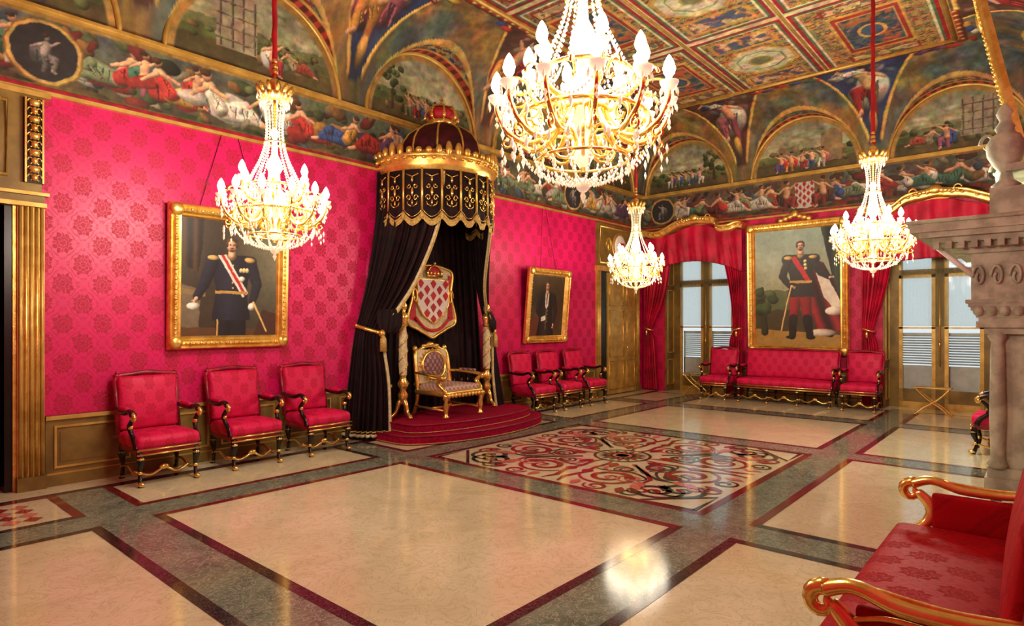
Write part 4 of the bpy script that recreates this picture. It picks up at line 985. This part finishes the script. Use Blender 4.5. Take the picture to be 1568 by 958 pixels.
def side(sg):
    mb=MB(); C0=6.42
    def X_(x): return C0+sg*(x-C0)
    top=[(5.54,7.36,3.75),(5.56,6.98,3.75),(5.70,6.66,3.75),(5.92,6.42,3.75)]
    r2=[(5.45,7.36,3.0),(5.52,7.02,3.0),(5.68,6.74,3.0),(5.88,6.5,3.0)]
    r3=[(5.32,7.34,2.3),(5.38,7.1,2.3),(5.52,6.92,2.25),(5.70,6.78,2.2)]
    r4=[(5.16,7.34,1.72),(5.2,7.2,1.68),(5.28,7.1,1.62),(5.36,7.0,1.56)]
    r5=[(5.08,7.34,1.45),(5.12,7.2,1.42),(5.2,7.08,1.4),(5.3,6.99,1.38)]
    r6=[(4.98,7.34,.75),(5.04,7.16,.75),(5.16,7.0,.75),(5.34,6.92,.75)]
    r7=[(4.9,7.34,.03),(4.96,7.12,.02),(5.08,6.94,.02),(5.3,6.84,.02)]
    rows=[[(X_(p[0]),p[1],p[2]) for p in r] for r in (top,r2,r3,r4,r5,r6,r7)]
    out=mb.drape(rows,[.02,.03,.035,.018,.02,.035,.045],9,'velvet',ns=96,nt=8,ph=.3)
    edge=[r_[-1] for r_ in out]; mb.tube(edge,.026,'ivory',6); mb.tube([p+Vector((0,-.015,-.035)) for p in edge],.014,'fringe',5)
    hem=[r_ for r_ in out[-1]]; mb.tube([p+Vector((0,-.01,.05)) for p in hem],.022,'ivory',6); mb.tube([p+Vector((0,-.01,.1)) for p in hem],.01,'fringe',5)
    row=out[int(len(out)*.6)]
    tie=[row[i]+Vector((-.03*sg,-.03,0)) for i in range(0,len(row),6)]; mb.tube(tie,.028,'gold',8)
    e=tie[-1]; mb.ell(e,(.05,.05,.06),'gold'); mb.lathe([(.02,0),(.045,-.05),(.05,-.22),(.0,-.22)],'fringe',10,(e.x,e.y-.03,e.z-.03))
    mb.drape([[(X_(5.26),7.05,1.8),(X_(5.54),6.88,1.8)],[(X_(5.2),7.0,1.65),(X_(5.5),6.84,1.55)],[(X_(5.24),6.98,1.5),(X_(5.4),6.9,1.45)]],[.015,.02,.02],3,'velvet',ns=30,nt=5)
    return kid(mb,'drape_left' if sg==1 else 'drape_right')
side(1); side(-1)
mb=MB()
cz=1.95; cxx=6.42; yk=WY-.16
mb.M=Matrix.Translation((cxx,0,cz))@Matrix.Diagonal((1.18,1,1.04,1))@Matrix.Translation((-cxx,0,-cz))
pts=[(-.36,.42),(-.2,.5),(0,.53),(.2,.5),(.36,.42),(.33,.1),(.42,-.3),(.25,-.42),(.1,-.5),(0,-.55),(-.1,-.5),(-.25,-.42),(-.42,-.3),(-.33,.1)]
P_=[(p.x,p.y) for p in cr([(a,b,0) for a,b in pts],5,True)]
mb.prism([(cxx+p[0],cz+p[1]) for p in P_],yk,yk+.03,'ivory','xz'); mb.tube([(cxx+p[0],yk-.005,cz+p[1]) for p in P_],.024,'gold',6,closed=True)
# red folds of the ermine mantle either side of the shield
for sg in(1,-1):
    mb.prism([(cxx+sg*.28,cz+.40),(cxx+sg*.35,cz+.38),(cxx+sg*.32,cz+.08),(cxx+sg*.38,cz-.27),(cxx+sg*.27,cz-.32),(cxx+sg*.29,cz+.0)],yk-.008,yk-.002,'redvel','xz')
P2=[(-.27,.32),(.27,.32),(.27,-.05),(.19,-.2),(0,-.34),(-.19,-.2),(-.27,-.05)]
mb.prism([(cxx+p[0],cz+p[1]) for p in P2],yk-.03,yk-.005,'white','xz'); mb.tube([(cxx+p[0],yk-.03,cz+p[1]) for p in P2],.014,'goldp',6,closed=True)
for i in range(5):
    for j in range(7):
        x=(i-2)*.108; z_=.26-j*.088
        if (i+j)%2==0:
            lim=.27 if z_>-.05 else .27*(1-(abs(z_)-.05)/.30)
            if abs(x)+.03<lim+.01 and z_>-.28: mb.prism([(cxx+x-.052,cz+z_),(cxx+x,cz+z_-.082),(cxx+x+.052,cz+z_),(cxx+x,cz+z_+.06)],yk-.036,yk-.031,'redvel','xz')
mb.ell((cxx,yk-.03,cz+.44),(.13,.04,.09),'redvel')
mb.tube([(cxx-.13,yk-.06,cz+.37),(cxx+.13,yk-.06,cz+.37)],.018,'goldp',6)
for k in range(5):
    mb.ell((cxx-.12+k*.06,yk-.06,cz+.41),(.02,.02,.045),'goldp')
mb.tube([(cxx-.12,yk-.06,cz+.42),(cxx-.07,yk-.07,cz+.5),(cxx,yk-.06,cz+.53),(cxx+.07,yk-.07,cz+.5),(cxx+.12,yk-.06,cz+.42)],.01,'goldp',6); mb.ell((cxx,yk-.06,cz+.56),.025,'goldp')
for sg in(1,-1): mb.tube([(cxx+sg*(.31+.05*math.cos(a)*(1-a/9)),yk-.03,cz+.05+.14*math.sin(a)*(1-a/9)) for a in [i*.4 for i in range(18)]],.012,'gold',6)
mb.tube(cr([(cxx-.3,yk-.03,cz-.25),(cxx-.15,yk-.03,cz-.4),(cxx,yk-.03,cz-.44),(cxx+.15,yk-.03,cz-.4),(cxx+.3,yk-.03,cz-.25)],5),.022,'redvel',6)
kid(mb,'coat_of_arms')
def post():
    mb=MB()
    for k in range(3):
        a=pi/2+2*pi*k/3+pi; mb.tube(cr([(0,0,.3),(.06*math.cos(a),.06*math.sin(a),.22),(.1*math.cos(a),.1*math.sin(a),.1),(.17*math.cos(a),.17*math.sin(a),.03)],5),[.03,.035,.025,.035],'goldp',8)
        mb.ell((.17*math.cos(a),.17*math.sin(a),.025),(.035,.035,.025),'goldp')
    mb.lathe([(.02,.2),(.06,.26),(.075,.34),(.04,.4),(.06,.44),(.085,.5),(.05,.56),(.045,.6),(.06,.62)],'goldp',16)
    mb.lathe([(.055,.62),(.062,.8),(.055,1.2),(.045,1.32)],'ivory',16)
    for q in range(2): mb.tube([(.064*math.cos(t_*1.1+q*pi),.064*math.sin(t_*1.1+q*pi),.62+t_*.07) for t_ in [i*.5 for i in range(21)]],.01,'goldp',6)
    mb.lathe([(.045,1.3),(.075,1.33),(.05,1.38),(.08,1.44),(.06,1.5),(.03,1.52),(.055,1.57),(.06,1.62),(.03,1.68),(0,1.74)],'goldp',16)
    return mb.mesh('gilt_torchere')
pm=post(); place(pm,'gilt_torchere',(5.62,6.95,.243)); place(pm,'gilt_torchere',(7.36,6.95,.243))

# ---------------------------------------------------------------- chandeliers
def chand():
    mb=MB()
    mb.lathe([(.02,1.40),(.10,1.41),(.125,1.43),(.12,1.46),(.10,1.47),(.03,1.49)],'gold',24)
    for k in range(12):
        a=2*pi*k/12; r0=.115; c_,s_=math.cos(a),math.sin(a)
        mb.tube([(r0*c_,r0*s_,1.45),(.14*c_,.14*s_,1.49),(.165*c_,.165*s_,1.52),(.17*c_,.17*s_,1.50)],[.016,.02,.014,.008],'gold',6); mb.ell((.125*c_,.125*s_,1.43),(.018,.018,.025),'gold',6,4)
    mb.lathe([(.03,1.49),(.06,1.53),(.05,1.57),(.02,1.6)],'gold',12)
    mb.tube([(0,0,1.5),(0,0,.1)],.014,'goldp',8)
    mb.lathe([(.015,1.15),(.045,1.1),(.02,1.05),(.03,.9),(.06,.84),(.07,.78),(.03,.7),(.05,.6),(.11,.52),(.12,.44),(.05,.36),(.03,.25),(.06,.18),(.02,.12)],'cup',16)
    NT=16
    for k in range(NT):
        a=2*pi*k/NT; pr=cr([(.11,1.42,0),(.082,1.28,0),(.072,1.14,0),(.085,1.0,0),(.125,.86,0),(.19,.72,0),(.25,.60,0)],5)
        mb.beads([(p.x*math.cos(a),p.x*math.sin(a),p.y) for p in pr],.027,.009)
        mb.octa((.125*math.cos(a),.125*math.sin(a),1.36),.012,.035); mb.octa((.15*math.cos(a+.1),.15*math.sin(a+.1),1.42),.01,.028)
    for r,z,rr in((.255,.60,.012),(.33,.38,.012),(.13,.42,.012),(.09,1.01,.008),(.24,.16,.009)):
        mb.tube([(r*math.cos(2*pi*i/36),r*math.sin(2*pi*i/36),z) for i in range(36)],rr,'goldp',6,closed=True)
    for k in range(36):
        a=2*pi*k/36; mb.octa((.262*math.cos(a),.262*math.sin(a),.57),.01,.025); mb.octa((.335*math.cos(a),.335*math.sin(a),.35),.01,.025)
    def candle(x,y,z,s=1):
        mb.lathe([(.0,-.02),(.02,-.01),(.04*s,.01),(.048*s,.03),(.03,.025),(.015,.02)],'cup',12,(x,y,z))
        mb.lathe([(.014,.0),(.014,.05),(.010,.055)],'cup',8,(x,y,z)); mb.lathe([(.012,.05),(.026,.07),(.032,.095),(.022,.13),(.008,.155),(0,.165)],'bulb',10,(x,y,z))
        for q in range(7): b_=2*pi*q/7; mb.octa((x+.043*s*math.cos(b_),y+.043*s*math.sin(b_),z-.02),.008,.025)
        for q in range(3): mb.octa((x,y,z-.05-q*.035),.009+.002*q,.018)
    NA=12; tips=[]
    for k in range(NA):
        a=2*pi*k/NA+.13; c_,s_=math.cos(a),math.sin(a); R1=.455; z1=.46
        pts=cr([(.11,.42,0),(.19,.29,0),(.30,.25,0),(.40,.31,0),(.45,.40,0),(R1,z1,0)],5)
        mb.tube([(p.x*c_,p.x*s_,p.y) for p in pts],[.013,.015,.012,.010],'goldp',7)
        cu=[(.30+.06*math.cos(t_)*(1-t_/10),.33+.06*math.sin(t_)*(1-t_/10)) for t_ in [i*.5-1.5 for i in range(16)]]
        mb.tube([(p[0]*c_,p[0]*s_,p[1]) for p in cu],.008,'goldp',5)
        cu=[(.405+.045*math.cos(t_)*(1-t_/10),.25+.045*math.sin(t_)*(1-t_/10)) for t_ in [i*.5+1.5 for i in range(14)]]
        mb.tube([(p[0]*c_,p[0]*s_,p[1]) for p in cu],.008,'goldp',5)
        cu=[(.36+.09*math.cos(t_)*(1-t_/8),.50+.07*math.sin(t_)*(1-t_/8)) for t_ in [i*.4 for i in range(14)]]
        mb.tube([(p[0]*math.cos(a+.26),p[0]*math.sin(a+.26),p[1]) for p in cu],.008,'goldp',5)
        candle(R1*c_,R1*s_,z1); tips.append((R1*c_,R1*s_,z1))
    tip2=[]
    for k in range(6):
        a=2*pi*k/6+.3; c_,s_=math.cos(a),math.sin(a); R1=.30; z1=.64
        pts=cr([(.05,.56,0),(.13,.48,0),(.23,.48,0),(.29,.55,0),(R1,z1,0)],5); mb.tube([(p.x*c_,p.x*s_,p.y) for p in pts],[.012,.014,.010],'goldp',7)
        candle(R1*c_,R1*s_,z1,.85); tip2.append((R1*c_,R1*s_,z1))
    for T_,dr in((tips,.09),(tip2,.1)):
        for k in range(len(T_)):
            p=Vector(T_[k]);q=Vector(T_[(k+1)%len(T_)]); pts=[]
            for i in range(11):
                t_=i/10; v=p.lerp(q,t_); v.z-=dr*4*t_*(1-t_)+.01; pts.append(v)
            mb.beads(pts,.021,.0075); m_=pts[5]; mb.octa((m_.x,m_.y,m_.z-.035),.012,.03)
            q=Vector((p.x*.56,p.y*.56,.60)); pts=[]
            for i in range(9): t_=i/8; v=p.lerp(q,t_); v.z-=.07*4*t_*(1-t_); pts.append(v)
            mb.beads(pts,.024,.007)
    for k in range(16):
        a=2*pi*k/16; pr=cr([(.33,.38,0),(.35,.28,0),(.32,.18,0),(.24,.10,0),(.12,.05,0),(.02,.04,0)],5)
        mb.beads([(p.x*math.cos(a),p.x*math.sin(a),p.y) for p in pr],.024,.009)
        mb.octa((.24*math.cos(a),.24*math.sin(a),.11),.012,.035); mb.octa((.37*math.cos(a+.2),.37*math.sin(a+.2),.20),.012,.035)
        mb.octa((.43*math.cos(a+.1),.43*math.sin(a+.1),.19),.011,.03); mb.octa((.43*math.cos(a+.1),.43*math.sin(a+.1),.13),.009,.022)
    for k in range(6): mb.tube([((.12+.08*math.cos(t_))*math.cos(2*pi*k/6),(.12+.08*math.cos(t_))*math.sin(2*pi*k/6),.25+.09*math.sin(t_)) for t_ in [i*.5 for i in range(13)]],.009,'goldp',5)
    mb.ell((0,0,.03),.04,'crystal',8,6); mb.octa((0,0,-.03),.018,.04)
    return mb.mesh('chandelier')
cm=chand()
WARM=(1,.90,.74)
for (x,y,z,en,rs,up) in [(2.83,5.34,2.24,400,.4,0),(2.70,1.85,2.30,330,.4,0),(9.5,5.4,2.18,60,.55,460),(8.85,1.66,2.24,680,.4,0)]:
    o=place(cm,'chandelier',(x,y,z),rz=x)
    mb=MB(); L=ZC-z
    mb.tube([(0,0,1.58),(0,0,L)],.009,'gold',6)
    mb.tube([(.004*math.sin(i*2),.004*math.cos(i*2),1.62+(L-1.65)*i/24) for i in range(25)],[.024]+[.02,.026]*11+[.02],'redvel',8)
    mb.lathe([(0,-.12),(.05,-.08),(.1,-.02),(.12,0.0)],'gold',16,(0,0,L))
    for k in range(3): mb.ell((0,0,1.66+k*.05),(.035-.005*k,.035-.005*k,.03),'gold')
    c=mb.obj('suspension'); c.parent=o
    ld=bpy.data.lights.new('chandelier_lamp','POINT'); ld.energy=en; ld.color=WARM; ld.shadow_soft_size=rs
    lo=bpy.data.objects.new('chandelier_lamp',ld); scene.collection.objects.link(lo); lo.parent=o; lo.location=(0,0,.6)
    if up:
        ld=bpy.data.lights.new('chandelier_uplight','SPOT'); ld.energy=up; ld.color=WARM; ld.shadow_soft_size=.25; ld.spot_size=math.radians(176); ld.spot_blend=.25
        lo=bpy.data.objects.new('chandelier_uplight',ld); scene.collection.objects.link(lo); lo.parent=o; lo.location=(0,0,.2); lo.rotation_euler=(pi,0,0)

# ---------------------------------------------------------------- fireplace
mb=MB(); x0,x1=7.5,9.1; YF=YR+.02
def slab(ya,yb,z0,z1,ex=0,m='stone'): mb.bx(x0-ex,x1+ex,ya,yb,z0,z1,m)
slab(YF,.12,0.003,2.4,0)
for xa in (x0,x1-.26):
    mb.bx(xa-.03,xa+.29,YF,.46,0.003,.12,'stone'); mb.bx(xa-.01,xa+.27,YF,.44,.12,.22,'stone'); mb.bx(xa+.02,xa+.24,YF,.38,.22,1.5,'stone')
    for yy in (.08,.36):
        mb.lathe([(.06,.22),(.085,.25),(.06,.3),(.055,.34),(.065,.7),(.055,1.35),(.05,1.42),(.08,1.48),(.06,1.52)],'stone',16,(xa-.0,yy,0))
    for k in range(4): mb.tube([(xa+.012,YF+.1+k*.12,.3),(xa+.012,YF+.1+k*.12,1.4)],.02,'stone',6)
    mb.bx(xa-.05,xa+.31,YF,.46,1.5,1.56,'stone'); mb.bx(xa-.08,xa+.34,YF,.52,1.56,1.62,'stone')
    for k in range(6): mb.bx(xa-.08-k*.008,xa+.34,YF,.5+.02*k,1.62+k*.035,1.655+k*.035,'stone')
    for k in range(7): mb.ell((xa-.1,.5-k*.1,1.72),(.04,.045,.05),'stone',8,6)
slab(YF,.56,1.83,2.28,.05)
for k in range(5):
    mb.tube([(x0-.07,.5-.14*k+.05*math.cos(a)*(1-a/10),2.05+.12*math.sin(a)*(1-a/10)) for a in [i*.45 for i in range(18)]],.014,'stone',6)
for k,(e,y_) in enumerate([(.08,.62),(.12,.74),(.17,.86),(.22,.96),(.25,1.04),(.25,1.06)]): slab(YF,y_,2.28+k*.055,2.335+k*.055,e)
mb.tube([(x0-.26,YF,2.6),(x0-.26,1.07,2.6)],.02,'stone',8)
for k in range(9): mb.bx(x0-.2,x0-.12,.0+k*.1,.05+k*.1,2.33,2.40,'stone')
mb.tube([(x0-.05,.83,2.36),(x0-.05,.54,2.06)],.025,'white',8)
slab(YF,.16,2.61,3.1,-.05); slab(YF,.3,3.05,3.12,.0); mb.bx(x0+.05,x1-.05,YF,.06,3.1,4.6,'stone')
for xa in (x0+.1,x1-.1):
    mb.bx(xa-.12,xa+.12,.0,.42,2.61,2.9,'stone')
    mb.lathe([(.1,2.9),(.12,2.93),(.06,2.98),(.05,3.05),(.1,3.12),(.15,3.22),(.16,3.32),(.12,3.4),(.07,3.44),(.09,3.48),(.05,3.55),(.08,3.62),(.04,3.7),(0,3.74)],'stone',18,(xa,.30,0))
    for sg in(1,-1): mb.tube([(xa,.30+sg*(.14+.06*math.cos(a)*(1-a/10)),3.35+.1*math.sin(a)*(1-a/10)) for a in [i*.45 for i in range(14)]],.016,'stone',6)
mb.bx(x0+.3,x1-.3,.1,.125,.05,1.2,'black')
mb.obj('fireplace')
o=frame_mesh(1.5,1.9,.24).obj('overmantel_mirror',(8.3,.16,3.35),pi,.2)
mb=MB(); mb.add([(-.56,-.03,.19),(.56,-.03,.19),(.56,-.03,1.71),(-.56,-.03,1.71)],[(0,1,2,3)],'dark'); g=mb.obj('mirror_panel'); g.parent=o; g.matrix_basis=Matrix()

def stand():
    mb=MB()
    mb.tube([(-.24,0,.46),(.24,0,.46)],.016,'goldp',8); mb.rbox((0,0,.475),(.54,.26,.022),.008,'goldl',2)
    for sg in(-1,1):
        for y in(-.11,.11):
            mb.tube(cr([(sg*.24,y,.46),(sg*.13,y,.33),(0,y,.22),(-sg*.13,y,.13),(-sg*.26,y,.0)],5),.016,'goldp',7); mb.ell((-sg*.26,y,.015),(.026,.026,.015),'goldp')
    mb.tube([(0,-.11,.22),(0,.11,.22)],.014,'goldp',8)
    return mb.mesh('gilt_folding_stand')
sm=stand()
place(sm,'gilt_folding_stand',(XB-.25,5.95,.004),pi/2); place(sm,'gilt_folding_stand',(XB-.5,1.5,.004),pi/2)

w=bpy.data.worlds.new('sky_world'); scene.world=w; w.use_nodes=True
bg=w.node_tree.nodes['Background']; bg.inputs[0].default_value=(.80,.92,.96,1); bg.inputs[1].default_value=.95
cam=bpy.data.cameras.new('camera'); co=bpy.data.objects.new('camera',cam); scene.collection.objects.link(co)
cam.sensor_width=36; cam.lens=943/1568*36; cam.shift_y=16/1568; cam.clip_start=.05
co.location=(0,0,1.6); co.rotation_euler=(pi/2,0,math.atan2(.6561,.7547)-pi/2)
scene.camera=co
